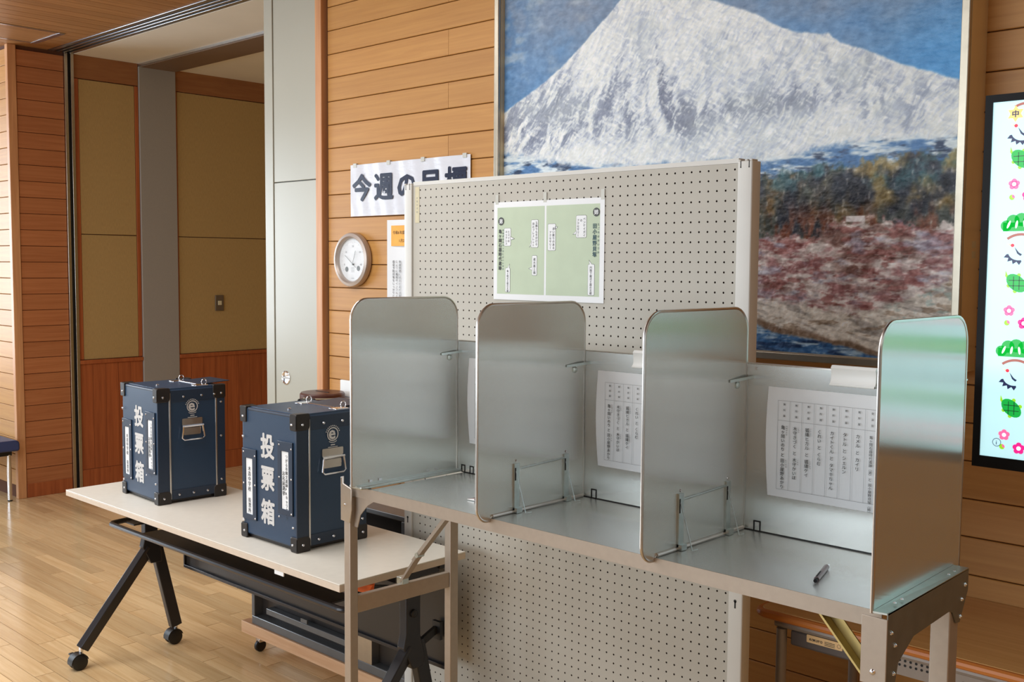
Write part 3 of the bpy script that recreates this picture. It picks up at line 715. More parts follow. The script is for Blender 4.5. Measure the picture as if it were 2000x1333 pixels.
# ================================================================== THINGS ON THE PLANK WALL
# ---- hygrometer dial
def dial():
    cx, cz, R = -3.777, 1.576, 0.121
    t = thing('wall_thermometer', 'round thermometer dial with grey rim hung on the plank wall', 'thermometer', (cx, YW, cz - R))
    part('rim', MB().lathe([(R * .96, 0), (R, .006), (R, .022), (R * .97, .030), (R * .86, .034), (R * .80, .026), (R * .79, .012)], (cx, YW, cz), 48, '-y'), 'clockrim', t)
    fc = part('face', MB().lathe([(R * .80, .008), (R * .80, .014)], (cx, YW, cz), 40, '-y'), 'clockface', t)
    w = world_loc(fc); O = lambda d: (cx - w.x, YW - .0142 - d - w.y, cz - w.z)
    f = Flat()
    for k in range(41):
        a = math.radians(215 - 250 * k / 40); r0 = R * (.60 if k % 5 == 0 else .64); r1 = R * .68
        c, s = math.cos(a), math.sin(a); n = .0004
        f.add([(r0 * c - n * s, r0 * s + n * c), (r1 * c - n * s, r1 * s + n * c), (r1 * c + n * s, r1 * s - n * c), (r0 * c + n * s, r0 * s - n * c)], [(0, 1, 2, 3)])
    for k, tx in enumerate(('0', '10', '20', '30', '40')):
        a = math.radians(200 - 55 * k); f.horiz(tx, R * .50 * math.cos(a) - .006, R * .50 * math.sin(a), .012)
    lay('scale', f, 'inkgrey', fc, O(.0002), (1, 0, 0), (0, 0, 1))
    f = Flat(); f.poly(circ(-.043, -.042, .0115, 20)); lay('small_dial', f, 'grey', fc, O(.0004), (1, 0, 0), (0, 0, 1))
    f = Flat(); f.poly(circ(.040, -.038, .0115, 20)); lay('small_dial', f, 'grey', fc, O(.0004), (1, 0, 0), (0, 0, 1))
    f = Flat()
    for k in range(4): f.rect(-.012, .012, -.036 - .006 * k, -.0345 - .006 * k)
    f.rect(-.010, .010, -.083, -.081)
    lay('maker_text', f, 'inkgrey', fc, O(.0002), (1, 0, 0), (0, 0, 1))
    part('needle', MB().bar((cx - .052, YW - .018, cz + .020), (cx + .026, YW - .018, cz - .034), .0012, .0012), 'grey', t)
    part('needle', MB().bar((cx + .004, YW - .0195, cz - .018), (cx + .026, YW - .0195, cz + .040), .0012, .0012), 'grey', t)
    part('hub', MB().lathe([(.004, .014), (.004, .021)], (cx + .006, YW, cz - .020), 14, '-y'), 'grey', t)
dial()
# ---- laminated weekly goal sign
def goal_sign():
    x0, x1, z0, z1 = -3.797, -3.035, 1.768, 1.994
    t = thing('goal_sign', 'wide laminated sign with bold black lettering taped to the plank wall', 'sign', (x0, YW, z0))
    nx, nz = 48, 10; v = []; fcs = []
    for j in range(nz + 1):
        for i in range(nx + 1):
            a, b = i / nx, j / nz
            v.append((x0 + (x1 - x0) * a, YW - .008 - .0014 * math.sin(a * 23 + b * 2) * (.4 + b) - .0008 * math.sin(a * 61 + b * 5), z0 + (z1 - z0) * b + .006 * a * (1 - b) * 0))
    n = len(v); v += [(p[0], p[1] + .002, p[2]) for p in v]
    q = lambda i, j: j * (nx + 1) + i
    for j in range(nz):
        for i in range(nx):
            fcs += [(q(i, j), q(i + 1, j), q(i + 1, j + 1), q(i, j + 1)), (n + q(i, j), n + q(i, j + 1), n + q(i + 1, j + 1), n + q(i + 1, j))]
    for i in range(nx): fcs += [(q(i, 0), n + q(i, 0), n + q(i + 1, 0), q(i + 1, 0)), (q(i, nz), q(i + 1, nz), n + q(i + 1, nz), n + q(i, nz))]
    for j in range(nz): fcs += [(q(0, j), q(0, j + 1), n + q(0, j + 1), n + q(0, j)), (q(nx, j), n + q(nx, j), n + q(nx, j + 1), q(nx, j + 1))]
    part('sheet', MB().add(v, fcs), 'signpaper', t)
    f = Flat()
    for k, c in enumerate('今週の目標'): f.ch(c, .080 + .150 * k, .124 if c != 'の' else .122, .122, 2, 1.08)
    # white stars printed in the strokes are left as small cut-outs below
    o = lay('lettering', f, 'signink', t, (0, -.0112, 0), (1, 0, 0), (0, 0, 1))
    fs = Flat()
    for sx_, sz_ in ((.235, .098), (.640, .108), (.672, .108), (.704, .108), (.500, .100)):
        fs.poly([(sx_ + (.0085 if k % 2 == 0 else .0036) * math.sin(math.radians(36 * k)), sz_ + (.0085 if k % 2 == 0 else .0036) * math.cos(math.radians(36 * k))) for k in range(10)])
    lay('printed_stars', fs, 'signpaper', t, (0, -.0115, 0), (1, 0, 0), (0, 0, 1), 'stuff')
    for xx in (.02, .25, .47, .72):
        part('tape_strip', MB().box(x0 + xx, x0 + xx + .022, YW - .0108, YW - .0005, z1 - .012, z1 + .006), 'tape', t)
goal_sign()
# ---- notice with orange heading
def notice():
    x0, x1, z0, z1 = -3.537, -3.237, 1.32, 1.746
    t = thing('wall_notice', 'white notice with orange heading half hidden behind the pegboard', 'notice', (x0, YW, z0))
    nx = 12; v = []; fcs = []
    for j in (0, 1):
        for i in range(nx + 1):
            a = i / nx; v.append((x0 + (x1 - x0) * a, YW - .006 - .010 * math.exp(-a * 6), z0 if j == 0 else z1))
    n = len(v); v += [(p[0], p[1] + .001, p[2]) for p in v]
    for i in range(nx):
        fcs += [(i, i + 1, nx + 1 + i + 1, nx + 1 + i), (n + i, n + nx + 1 + i, n + nx + 2 + i, n + i + 1), (i, n + i, n + i + 1, i + 1), (nx + 1 + i, nx + 2 + i, n + nx + 2 + i, n + nx + 1 + i)]
    part('sheet', MB().add(v, fcs), 'paper', t)
    f = Flat(); f.rect(.025, .27, .315, .402); lay('heading_band', f, 'noticeor', t, (0, -.0145, 0), (1, 0, 0), (0, 0, 1))
    f = Flat(); f.horiz('令和6年度重点目標', .036, .372, .017, 0, 1.0); f.horiz('1月2', .075, .338, .017)
    xx = .082
    for s in ('体調管理にはまだまだ注意が必要です。', 'じょうに風邪やインフルエンザ、新型', '感染予防対策をしっかりとりましょう'):
        f.vert(s, xx, .255, .0130, 0, 1.02); xx -= .021
    lay('lettering', f, 'ink', t, (0, -.0150, 0), (1, 0, 0), (0, 0, 1))
notice()
# ---- small unseen shelf added to hold the drum box and a card holder
sh = thing('added_shelf', 'small unseen wooden wall shelf behind the near ballot box, added to hold the drum box', 'shelf', (-3.6, YW, 0.80))
part('board', MB().box(-3.88, -3.42, 2.62, YW, .80, .822), 'plank', sh, 0.002)
for xx in (-3.80, -3.52): part('bracket', MB().prism([(YW, .80), (2.70, .80), (YW, .68)], 'x', xx, xx + .015), 'trim', sh)
c = (-3.757, 2.752, .822)
dr = thing('drum_box', 'round box with brown slotted lid standing behind the near ballot box', 'box', c)
part('drum', MB().lathe([(.086, 0), (.088, .004), (.088, .150)], (0, 0, 0), 40), 'bodywhite', dr, world=False)
ld = part('lid', MB().lathe([(.096, .140), (.097, .143), (.097, .173), (.092, .179), (.02, .180)], (0, 0, 0), 44), 'brownlid', dr, world=False)
part('slot', MB().box(-.045, .045, -.004, .004, .1795, .1812), 'black', ld, world=False)
part('cord', MB().tube([(.0975 * math.cos(a), .0975 * math.sin(a), .160) for a in np.linspace(-1.6, .2, 14)], .0022, 6), 'cream', ld, world=False)
c = (-3.714, 2.878, .822)
ch_ = thing('card_holder', 'white tapered stand with blue print beside the drum box', 'card holder', c)
st_ = part('stand', MB().add([(-.045, -.03, 0), (.055, -.03, 0), (.055, .03, 0), (-.045, .03, 0), (-.068, -.012, .223), (.068, -.012, .223), (.068, .0, .223), (-.068, .0, .223)], [(0, 3, 2, 1), (4, 5, 6, 7), (0, 1, 5, 4), (1, 2, 6, 5), (2, 3, 7, 6), (3, 0, 4, 7)]), 'plastic', ch_, 0.003, world=False)
M['inkblue'] = mat('blue_ink', S(74, 100, 150), 0.6, 0, 0)
f = Flat()
for k, (a, b) in enumerate(((-.03, .03), (-.032, .028), (-.034, .02), (-.03, .025))): f.rect(a, b, .150 - k * .017, .159 - k * .017)
lay('print_lines', f, 'inkblue', st_, (0, -.0305, 0), (1, 0, 0), (0, .084, 1))
part('round_top', MB().lathe([(.014, .12), (.018, .13), (.018, .242), (.011, .255), (.003, .258)], (-.020, .030, 0), 18), 'bodywhite', ch_, world=False)

# ================================================================== PEGBOARD PANEL
PB = 2.253
def pegboard():
    x0, x1, z0, z1 = -2.586, -1.392, .110, 1.808
    t = thing('pegboard_panel', 'tall cream pegboard partition standing behind the voting booth', 'pegboard', (-2.0, PB + .02, 0))
    p = .025; hr = .0027; d = .005
    hx = x1 - .0098 - p * np.arange(47); hz = z1 - .0146 - p * np.arange(67)
    gx0, gx1 = hx.min() - p / 2, hx.max() + p / 2; gz0, gz1 = hz.min() - p / 2, hz.max() + p / 2
    gx1 = min(gx1, x1); V = []; Fq = []
    oct_ = [(math.cos(math.radians(22.5 + 45 * k)), math.sin(math.radians(22.5 + 45 * k))) for k in range(8)]
    outer = [(1, .4142), (.4142, 1), (-.4142, 1), (-1, .4142), (-1, -.4142), (-.4142, -1), (.4142, -1), (1, -.4142)]
    nb = 0
    for a in hx:
        for b in hz:
            h = p / 2
            oc = [(h, h), (-h, h), (-h, -h), (h, -h)]
            V += [(min(a + q[0], x1), PB, b + q[1]) for q in oc]
            V += [(a + hr * q[0], PB, b + hr * q[1]) for q in oct_] + [(a + hr * q[0], PB + d, b + hr * q[1]) for q in oct_]
            O_ = nb; I = nb + 4; K = nb + 12
            # corner k sits between octagon vertices 2k and 2k+1
            for k in range(4):
                Fq.append((O_ + k, I + 2 * k + 1, I + 2 * k))
                Fq.append((O_ + k, O_ + (k + 1) % 4, I + (2 * k + 2) % 8, I + 2 * k + 1))
            for k in range(8): Fq.append((I + k, I + (k + 1) % 8, K + (k + 1) % 8, K + k))
            nb += 20
    nh = len(Fq); mb = MB(); mb.add(V, Fq)
    mb.box(x0, gx0, PB, PB + d, z0, z1); mb.box(gx0, x1, PB, PB + d, gz1, z1); mb.box(gx0, x1, PB, PB + d, z0, gz0)
    w = world_loc(t)
    me = bpy.data.meshes.new('perforated_sheet'); me.from_pydata([(a - w.x, b - w.y, c_ - w.z) for a, b, c_ in mb.v], [], mb.f)
    link('perforated_sheet', me, 'peg', t); me.materials.append(M['hardboard'])
    mi = np.zeros(len(mb.f), np.int32); mi[:nh] = np.tile([0] * 8 + [1] * 8, nh // 16); me.polygons.foreach_set('material_index', mi)
    part('back_sheet', MB().box(x0, x1, PB + .030, PB + .034, z0, z1), 'hardboard', t)
    for a in (z0 - .012, z1 + .0005): part('edge_rail', MB().box(x0, x1, PB + .0005, PB + .034, a, a + .0115), 'pegpost', t)
    for a, b in ((-2.6235, -2.5875), (-1.3905, -1.3505)):
        pp = part('post', MB().prism(rrect(a, b, PB - .006, PB + .034, .002, 2), 'z', .03, 1.812), 'pegpost', t, 0.0015)
        # slotted rib ends on top
        for q in (a, (a + b) / 2 - .001, b - .008): part('post_rib', MB().box(q, q + .008, PB - .006, PB + .02, 1.812, 1.816), 'pegpost', t, 0.0015)
        for zz in (1.20, .731, .26):
            f = Flat(); mx = (a + b) / 2; f.poly(circ(mx, zz, .0042, 14)); f.rect(mx - .0022, mx + .0022, zz - .018, zz)
            wp = world_loc(pp); lay('keyhole', f, 'black', pp, (-wp.x, PB - .0063 - wp.y, -wp.z), (1, 0, 0), (0, 0, 1))
        f = Flat()
        for q in (a + .0085, b - .0085): f.rect(q - .0012, q + .0012, 1.797, 1.812); f.poly(circ(q, 1.797, .0018, 10))
        lay('slot', f, 'black', pp, (-wp.x, PB - .0063 - wp.y, -wp.z), (1, 0, 0), (0, 0, 1))
        part('foot', MB().box(a - .002, b + .002, PB - .03, PB + .26 if a < -2 else PB + .16, 0, .03), 'pegpost', t, 0.003)
    lb = part('name_label', MB().box(-2.575, -2.556, PB - .001, PB, 1.690, 1.803), 'cream', t)
    f = Flat(); f.vert('木造中学校', -2.5655, 1.772, .0062, 0, 1.8)
    wl = world_loc(lb); lay('label_text', f, 'inkgrey', lb, (-wl.x, PB - .0013 - wl.y, -wl.z), (1, 0, 0), (0, 0, 1))
pegboard()
# ---- poster
def poster():
    x0, x1, z0, z1 = -2.220, -1.802, 1.456, 1.742
    t = thing('green_poster', 'pale green two-panel poster with speech bubbles taped to the pegboard', 'poster', (x0, PB, z0))
    part('sheet', MB().box(x0, x1, PB - .0022, PB - .0004, z0, z1), 'paper', t)
    W_, H_ = x1 - x0, z1 - z0
    L = lambda n, f, m, d, k=None: lay(n, f, m, t, (0, -.0024 - .00025 * d, 0), (1, 0, 0), (0, 0, 1), k)
    for a, b in ((.014, .201), (.208, .402)):
        f = Flat(); f.rect(a, b, .017, H_ - .016); L('panel', f, 'postergreen', 0)
    def bubble(a, b, c_, d_, tail):
        f = Flat(); f.poly(rrect(a, b, c_, d_, .004, 3)); f.poly(tail); L('speech_bubble', f, 'inkdk', 1)
        f = Flat(); f.poly(rrect(a + .0008, b - .0008, c_ + .0008, d_ - .0008, .0035, 3))
        k = sum(p[0] for p in tail) / 3, sum(p[1] for p in tail) / 3
        f.poly([(p[0] + (k[0] - p[0]) * .25, p[1] + (k[1] - p[1]) * .25) for p in tail]); L('bubble_fill', f, 'paper', 2)
    bubble(.042, .070, .157, .210, [(.066, .187), (.066, .174), (.086, .178)])
    bubble(.150, .178, .152, .232, [(.153, .175), (.153, .162), (.142, .152)])
    bubble(.154, .174, .072, .130, [(.157, .098), (.157, .086), (.140, .092)])
    bubble(.048, .068, .022, .094, [(.056, .092), (.064, .092), (.066, .106)])
    bubble(.214, .244, .143, .219, [(.240, .212), (.240, .200), (.252, .210)])
    bubble(.318, .356, .178, .240, [(.321, .200), (.321, .188), (.306, .187)])
    bubble(.362, .386, .020, .106, [(.368, .104), (.378, .104), (.365, .118)])
    f = Flat()
    f.vert('ヒスイの', .0615, .203, .0085, 0, 1.05); f.vert('ネックレス', .0515, .203, .0085, 0, 1.0)
    f.vert('玉飾りも手がける', .171, .227, .0085, 0, 1.02); f.vert('貝のブレスレット', .159, .224, .0085, 0, 1.02)
    f.vert('遮光器土偶', .164, .123, .0088, 0, 1.08); f.vert('亀ヶ岡式土器の文様', .058, .088, .0075, 0, .97)
    f.vert('赤い彫りのある', .236, .209, .0085, 0, 1.05); f.vert('アクセサリー', .224, .199, .0085, 0, 1.02)
    f.vert('ベンケイガイ', .348, .234, .0086, 0, 1.05); f.vert('の', .337, .230, .0086); f.vert('アクセサリー', .326, .230, .0082, 0, 1.0)
    f.vert('円筒下層式土器の文様', .373, .100, .0080, 0, .97)
    L('bubble_text', f, 'ink', 3, 'stuff')
    f = Flat(); f.vert('かめがおかせっきじだいいせき', .0385, .207, .0066, 0, 1.6 * .83); f.vert('たごやのかいづか', .398, .217, .0072, 0, 1.5)
    L('reading_text', f, 'inkteal', 3)
    f = Flat(); f.vert('亀ヶ岡石器時代遺跡', .0265, .207, .0128, 1, 1.05); L('title', f, 'inkdk', 3)
    f = Flat(); f.vert('田小屋野貝塚', .385, .217, .0146, 1, 1.06); L('title', f, 'inkteal', 3)
    for cx, cz, c_ in ((.030, .230, '弟'), (.390, .247, '姉')):
        f = Flat(); f.poly([(cx + (.0115 + .0008 * (k % 2)) * math.cos(2 * math.pi * k / 32), cz + (.0115 + .0008 * (k % 2)) * math.sin(2 * math.pi * k / 32)) for k in range(32)]); L('badge', f, 'inkdk', 3)
        f = Flat(); f.ch(c_, cx, cz, .0150, 1); L('badge_character', f, 'paper', 4)
    for a in (.006, .196, .405): part('tape_strip', MB().box(x0 + a, x0 + a + .012, PB - .0026, PB - .0005, z1 - .006, z1 + .022), 'tape', t)
poster()

# ================================================================== VOTING BOOTH
D = (-2.1625, -1.6977, -1.2334, -0.7590); YF, YB, YDF = 1.712, 2.0486, 1.670; ZT, ZBP, ZD = .974, 1.344, 1.468
bo = thing('voting_booth', 'three-bay brushed metal voting booth with four upright dividers', 'voting booth', (-1.46, 1.88, 0))
def booth():
    t = bo
    top = part('desk_top', MB().box(-2.135, D[3] + .001, YF, YB + .02, ZT - .003, ZT), 'galv', t)
    part('front_apron', MB().box(-2.135, D[3] + .001, YF - .001, YF + .001, ZT - .028, ZT + .0006), 'legmetal', top)
    part('rear_apron', MB().box(-2.135, D[3], YB + .019, YB + .021, ZT - .05, ZT), 'legmetal', top)
    part('apron_lip', MB().box(-2.135, D[3] + .001, YF - .001, YF + .02, ZT - .0295, ZT - .028), 'legmetal', top)
    bk = part('back_panel', MB().box(D[0], D[3], YB, YB + .0025, ZT, ZBP), 'galv', t)
    part('top_fold', MB().box(D[0], D[3], YB - .001, YB + .012, ZBP, ZBP + .003), 'rim', bk)
    part('shadow_strip', MB().box(D[0] + .004, D[3] - .004, YB - .0008, YB + .001, ZT + .0002, ZT + .0024), 'black', bk)  # solid black strip standing in for the shade where panel meets desk
    for i in (1, 2):   # locking tabs of the fold-down back
        for dx in ((.030,), (.030,))[i - 1]:
            x_ = D[i] + dx - .004
            part('lock_slot', MB().ring([(x_, ZT), (x_ + .018, ZT), (x_ + .018, ZT + .024), (x_, ZT + .024)], [(x_ + .003, ZT), (x_ + .015, ZT), (x_ + .015, ZT + .021), (x_ + .003, ZT + .021)], 'y', YB - .0012, YB), 'black', bk)
    for x_ in (D[0] + .018, D[0] + .052):
        part('lock_slot', MB().ring([(x_, ZT), (x_ + .016, ZT), (x_ + .016, ZT + .022), (x_, ZT + .022)], [(x_ + .003, ZT), (x_ + .013, ZT), (x_ + .013, ZT + .019), (x_ + .003, ZT + .019)], 'y', YB - .0012, YB), 'black', bk)
    part('rivet', MB().lathe([(.004, 0), (.003, .003)], (-1.209, YB, 1.335), 10, '-y'), 'chrome', bk)
    for i, x_ in enumerate(D):
        end = i in (0, 3)
        r = (0, 0, .052, .052) if end else (.055, 0, .052, .052)
        zb = ZT + .008 if end else ZT - .010
        if end: pr_ = rrect(YDF + .004, YB - .002, zb, ZD, r, 7)
        else: pr_ = rrect(YDF, YB - .002, zb, ZD, r, 7)
        if not end:   # the bottom rises to sit on the desk behind the front edge
            pr_ = [p for p in pr_]
            pr_ = rrect(YDF, YB - .002, ZT + .002, ZD, (.0, 0, .052, .052), 7)
            fr = [(YDF + .055 - .055 * math.cos(a), ZT + .036 - .052 * math.sin(a)) for a in np.linspace(0, math.pi / 2, 8)]
            pr_ = fr + [(YF - .001, ZT - .012), (YF - .001, ZT + .003)] + [(YB - .002, ZT + .003)] + [p for p in pr_ if p[1] > ZT + .1]
            fr = [(YDF + .038 - .038 * math.cos(a), ZT + .030 - .036 * math.sin(a)) for a in np.linspace(0, math.pi / 2, 8)]
            pr_ = fr + [(YF + .004, ZT + .003)] + [(YB - .002, ZT + .003)] + [p for p in rrect(YDF, YB - .002, ZT + .002, ZD, (0, 0, .052, .052), 7) if p[1] > ZT + .1]
        dv = part('divider', MB().prism(pr_, 'x', x_ - .0015, x_ + .0015), 'galv', t)
        path = [(x_, p[0], p[1]) for p in pr_]
        if end: path = [q for q in path if q[2] > zb + .002]; path = [(x_, YB - .002, zb)] + path + [(x_, YDF + .004, zb)]
        part('edge_trim', MB().tube(path, .0034, 8, closed=not end), 'rim', dv)
        # stay that hooks the divider to the back panel
        yy, zz = 1.995 if i else 2.004, 1.312
        if i < 3:
            part('stay_bar', MB().bar((x_ + .004, yy - .02, zz - .002), (x_ + .018, YB + .004, zz + .004), .002, .006), 'zinc', dv)
            part('stay_eye', MB().lathe([(.008, 0), (.008, .003), (.004, .006)], (x_ + .0015, yy + .012, zz - .012), 14, 'x'), 'zinc', dv)
        if not end:   # folding wire feet
            for k, yy in enumerate((1.789, 1.968)):
                zt_ = 1.092
                ch_ = part('channel', MB().box(x_ + .0018, x_ + .0060, yy, yy + .017, ZT + .004, zt_), 'zinc', dv)
                part('channel_slot', MB().box(x_ + .0058, x_ + .0064, yy + .001, yy + .005, zt_ - .040, zt_ - .010), 'black', ch_)
                part('channel_foot', MB().box(x_ + .0018, x_ + .014, yy, yy + .019, ZT + .001, ZT + .013), 'zinc', ch_)
                part('wire', MB().tube([(x_ + .007, yy + .004, zt_ - .018), (x_ + .033, yy + .010, ZT + .004), (x_ + .033, yy + .030, ZT + .003)], .0011, 6), 'zinc', ch_)
                part('screw', MB().lathe([(.003, 0), (.002, .002)], (x_ + .0018, yy + .009, zt_ + .006), 8, 'x'), 'chrome', ch_)
            part('cross_rod', MB().tube([(x_ + .0035, 1.806, 1.078), (x_ + .0035, 1.968, 1.083)], .0020, 6), 'zinc', dv)
            part('bottom_rod', MB().tube([(x_ + .003, YF + .006, ZT + .0045), (x_ + .003, YB - .006, ZT + .0045)], .0042, 8), 'rim', dv)
    # left end frame
    le = part('end_bracket', MB().box(-2.215, -2.137, YF + .001, YF + .012, ZT - .028, ZT + .000), 'legmetal', t)
    part('end_flange', MB().box(D[0] - .030, D[0] + .020, YDF + .020, YB + .01, ZT + .0005, ZT + .008), 'zinc', t, 0.002)
    part('hinge_plate', MB().prism([(-2.243, ZT - .095), (-2.205, ZT - .098), (-2.197, ZT - .060), (-2.197, ZT - .006), (-2.232, ZT + .004), (-2.232, ZT + .024), (-2.243, ZT + .020)], 'y', YF - .012, YF - .008), 'rim', t, 0.001)
    part('rivet', MB().lathe([(.004, 0), (.003, .003)], (-2.225, YF - .012, ZT - .052), 10, '-y'), 'chrome', t)
    for k in range(2):
        part('rivet', MB().box(D[0] + .002, D[0] + .004, 1.73 + .032 * k, 1.74 + .032 * k, ZT + .014, ZT + .020), 'chrome', t)
        part('rivet', MB().box(D[0] + .002, D[0] + .004, 1.93 + .032 * k, 1.94 + .032 * k, ZT + .014, ZT + .020), 'chrome', t)
    part('leg', MB().box(-2.234, -2.208, YF - .008, YF + .018, 0, ZT - .03), 'legmetal', t, 0.002)
    part('leg', MB().box(-2.172, -2.147, 2.010, 2.040, 0, ZT - .03), 'legmetal', t, 0.002)
    part('gusset', MB().prism([(-2.205, ZT - .028), (-2.120, ZT - .028), (-2.150, ZT - .045), (-2.180, ZT - .075), (-2.192, ZT - .11), (-2.205, ZT - .11)], 'y', YF + .004, YF + .0065), 'legmetal', t)
    part('cross_bar', MB().add([(-2.226, YF + .018, .626), (-2.209, YF + .018, .626), (-2.209, YF + .018, .674), (-2.226, YF + .018, .674), (-2.168, 2.010, .648), (-2.151, 2.010, .648), (-2.151, 2.010, .691), (-2.168, 2.010, .691)], [(0, 1, 2, 3), (7, 6, 5, 4), (0, 4, 5, 1), (1, 5, 6, 2), (2, 6, 7, 3), (3, 7, 4, 0)]), 'legmetal', t, 0.002)
    b0, b1, b2 = Vector((-2.188, 1.870, .688)), Vector((-2.120, 1.870, .775)), Vector((-1.972, 1.870, .938))
    part('folding_stay', MB().bar(b0, b1, .006, .022, (0, 1, 0)).bar(b1 - (b2 - b1) * .12, b2, .010, .020, (0, 1, 0)), 'legmetal', t)
    part('stay_pivot', MB().tube([b1 + Vector((0, -.012, 0)), b1 + Vector((0, .012, 0))], .007, 10), 'zinc', t)
    part('stay_clevis', MB().box(-2.204, -2.178, 1.860, 1.882, .681, .700), 'zinc', t, 0.001)
    # right end frame
    xe = D[3] + .030
    poly = [(1.670, .866), (1.705, .860), (1.716, .893), (1.776, .924), (1.930, .930), (1.950, .924), (1.966, .900), (1.984, .898), (2.020, .952), (2.020, .992), (1.670, .988)]
    ep = part('end_plate', MB().prism(poly, 'x', xe - .002, xe), 'galvend', t)
    part('end_flange', MB().add([(D[3] + .002, 1.672, .986), (xe, 1.670, .988), (xe, 2.020, .994), (D[3] + .002, 2.020, .994), (D[3] + .002, 1.672, .983), (xe, 1.670, .985), (xe, 2.020, .991), (D[3] + .002, 2.020, .991)], [(0, 1, 2, 3), (7, 6, 5, 4), (0, 4, 5, 1), (1, 5, 6, 2), (2, 6, 7, 3), (3, 7, 4, 0)]), 'zinc', t)
    for yy, zz in ((1.684, .952), (1.700, .927), (1.698, .879), (2.004, .965), (1.990, .940), (1.986, .908)):
        part('rivet', MB().lathe([(.0042, 0), (.0036, .002), (.0015, .0036)], (xe, yy, zz), 12, 'x'), 'chrome', ep)
    for yy in (1.722, 1.750, 1.955, 1.982): part('rivet', MB().lathe([(.0036, 0), (.002, .002)], (D[3] + .018, yy, .992), 10), 'chrome', ep)
    fp = part('front_plate', MB().box(-.774, xe, 1.668, 1.671, .862, .978), 'legmetal', t, 0.001)
    part('rivet', MB().lathe([(.0055, 0), (.0045, .002), (.002, .0036)], (-.752, 1.668, .884), 12, '-y'), 'chrome', fp)
    part('leg', MB().box(-.768, -.735, 1.672, 1.706, 0, ZT - .03), 'legmetal', t, 0.002)
    part('leg', MB().box(-.768, -.732, 1.945, 1.985, 0, ZT - .03), 'legmetal', t, 0.002)
    part('cross_bar', MB().box(-.765, -.747, 1.706, 1.945, .642, .690), 'legmetal', t, 0.002)
    c0, c1 = Vector((-.884, 1.735, .946)), Vector((-.760, 1.735, .810))
    part('folding_stay', MB().bar(c0, c1, .004, .020, (0, 1, 0)).bar(c0 + Vector((.008, .012, .006)), c1 + Vector((.008, .012, .006)), .022, .003, (0, 1, 0)), 'brass', t)
booth()
# ---- candidate sheets
def sheet(x0, label, first=None):
    W_, z0, z1 = .344, 1.060, 1.299
    if first is not None:
        o = first.copy(); COL.objects.link(o); o['label'] = label; o.location.x = x0
        for c_ in first.children:
            q = c_.copy(); COL.objects.link(q); q.parent = o
        return o
    t = thing('candidate_sheet', label, 'paper', (x0, YB, z0), 0, 'candidate sheets in the booth bays')
    nx = 16; H_ = z1 - z0; v = []; fcs = []; nz = 6
    for j in range(nz + 1):
        for i in range(nx + 1):
            a, b = i / nx, j / nz
            v.append((W_ * a - .004 * (1 - a) * math.sin(b * 2.4), -.0016 - .006 * math.exp(-a * 9) * math.sin(b * math.pi), H_ * b))
    n = len(v); v += [(p[0], p[1] + .0006, p[2]) for p in v]; q = lambda i, j: j * (nx + 1) + i
    for j in range(nz):
        for i in range(nx): fcs += [(q(i, j), q(i + 1, j), q(i + 1, j + 1), q(i, j + 1)), (n + q(i, j), n + q(i, j + 1), n + q(i + 1, j + 1), n + q(i + 1, j))]
    part('sheet', MB().add(v, fcs), 'paper', t, world=False)
    cw = .0283; tx0 = .0235; zt, zh, zb = .211, .168, .018
    f = Flat(); lw = .0003
    for k in range(11): f.rect(tx0 + cw * k - lw, tx0 + cw * k + lw, zb, zt)
    for zz in (zt, zh, zb): f.rect(tx0, tx0 + cw * 10, zz - lw, zz + lw)
    lay('ruled_grid', f, 'inkgrey', t, (0, -.0062, 0), (1, 0, 0), (0, 0, 1))
    f = Flat()
    for k, (hd, nm, ru) in enumerate(COLS):
        cx = tx0 + cw * (k + .5)
        f.vert(hd, cx + .001, zt - .005, .0055, 0, 2.25)
        s = .0095 if k < 7 else .0072
        f.vert(nm, cx - .001, zh - .010, s, 0, 1.0, 1.0, .55 if k else .3)
        for r_, off in ru: f.vert(r_, cx + .0078, zh - .010 - off * s * .92, .0036, 0, 1.25)
    lay('printed_names', f, 'ink', t, (0, -.0064, 0), (1, 0, 0), (0, 0, 1), 'stuff')
    return t
s3 = sheet(-1.174, 'candidate list sheet in the booth bay nearest the lit screen')
sheet(-1.650, 'candidate list sheet in the middle booth bay', s3)
sheet(-2.110, 'candidate list sheet in the leftmost booth bay, mostly hidden by a divider', s3)
# ---- white clips over the back panel
def clip(x0, label):
    t = thing('paper_clip', label, 'clip', (x0, YB, 1.316), 0, 'white clips on the booth back panel')
    pf = [(-.013, .000), (-.008, .006), (-.006, .012), (-.006, .026), (-.009, .034), (-.004, .0395), (.006, .0395), (.010, .034), (.008, .030), (.008, .004), (.0065, .004), (.0065, .0335), (-.003, .0335), (-.0015, .026), (-.0015, .010), (-.006, .002), (-.010, -.002)]
    part('clip_body', MB().prism(pf, 'x', 0, .097), 'plastic', t, world=False)
    part('clip_bead', MB().tube([(0, -.011, 0), (.097, -.011, 0)], .0026, 8), 'plastic', t, world=False)
clip(-1.030, 'white plastic clip on the back panel beside the rightmost divider')
clip(-1.541, 'white plastic clip on the middle bay back panel, cut off by a divider')
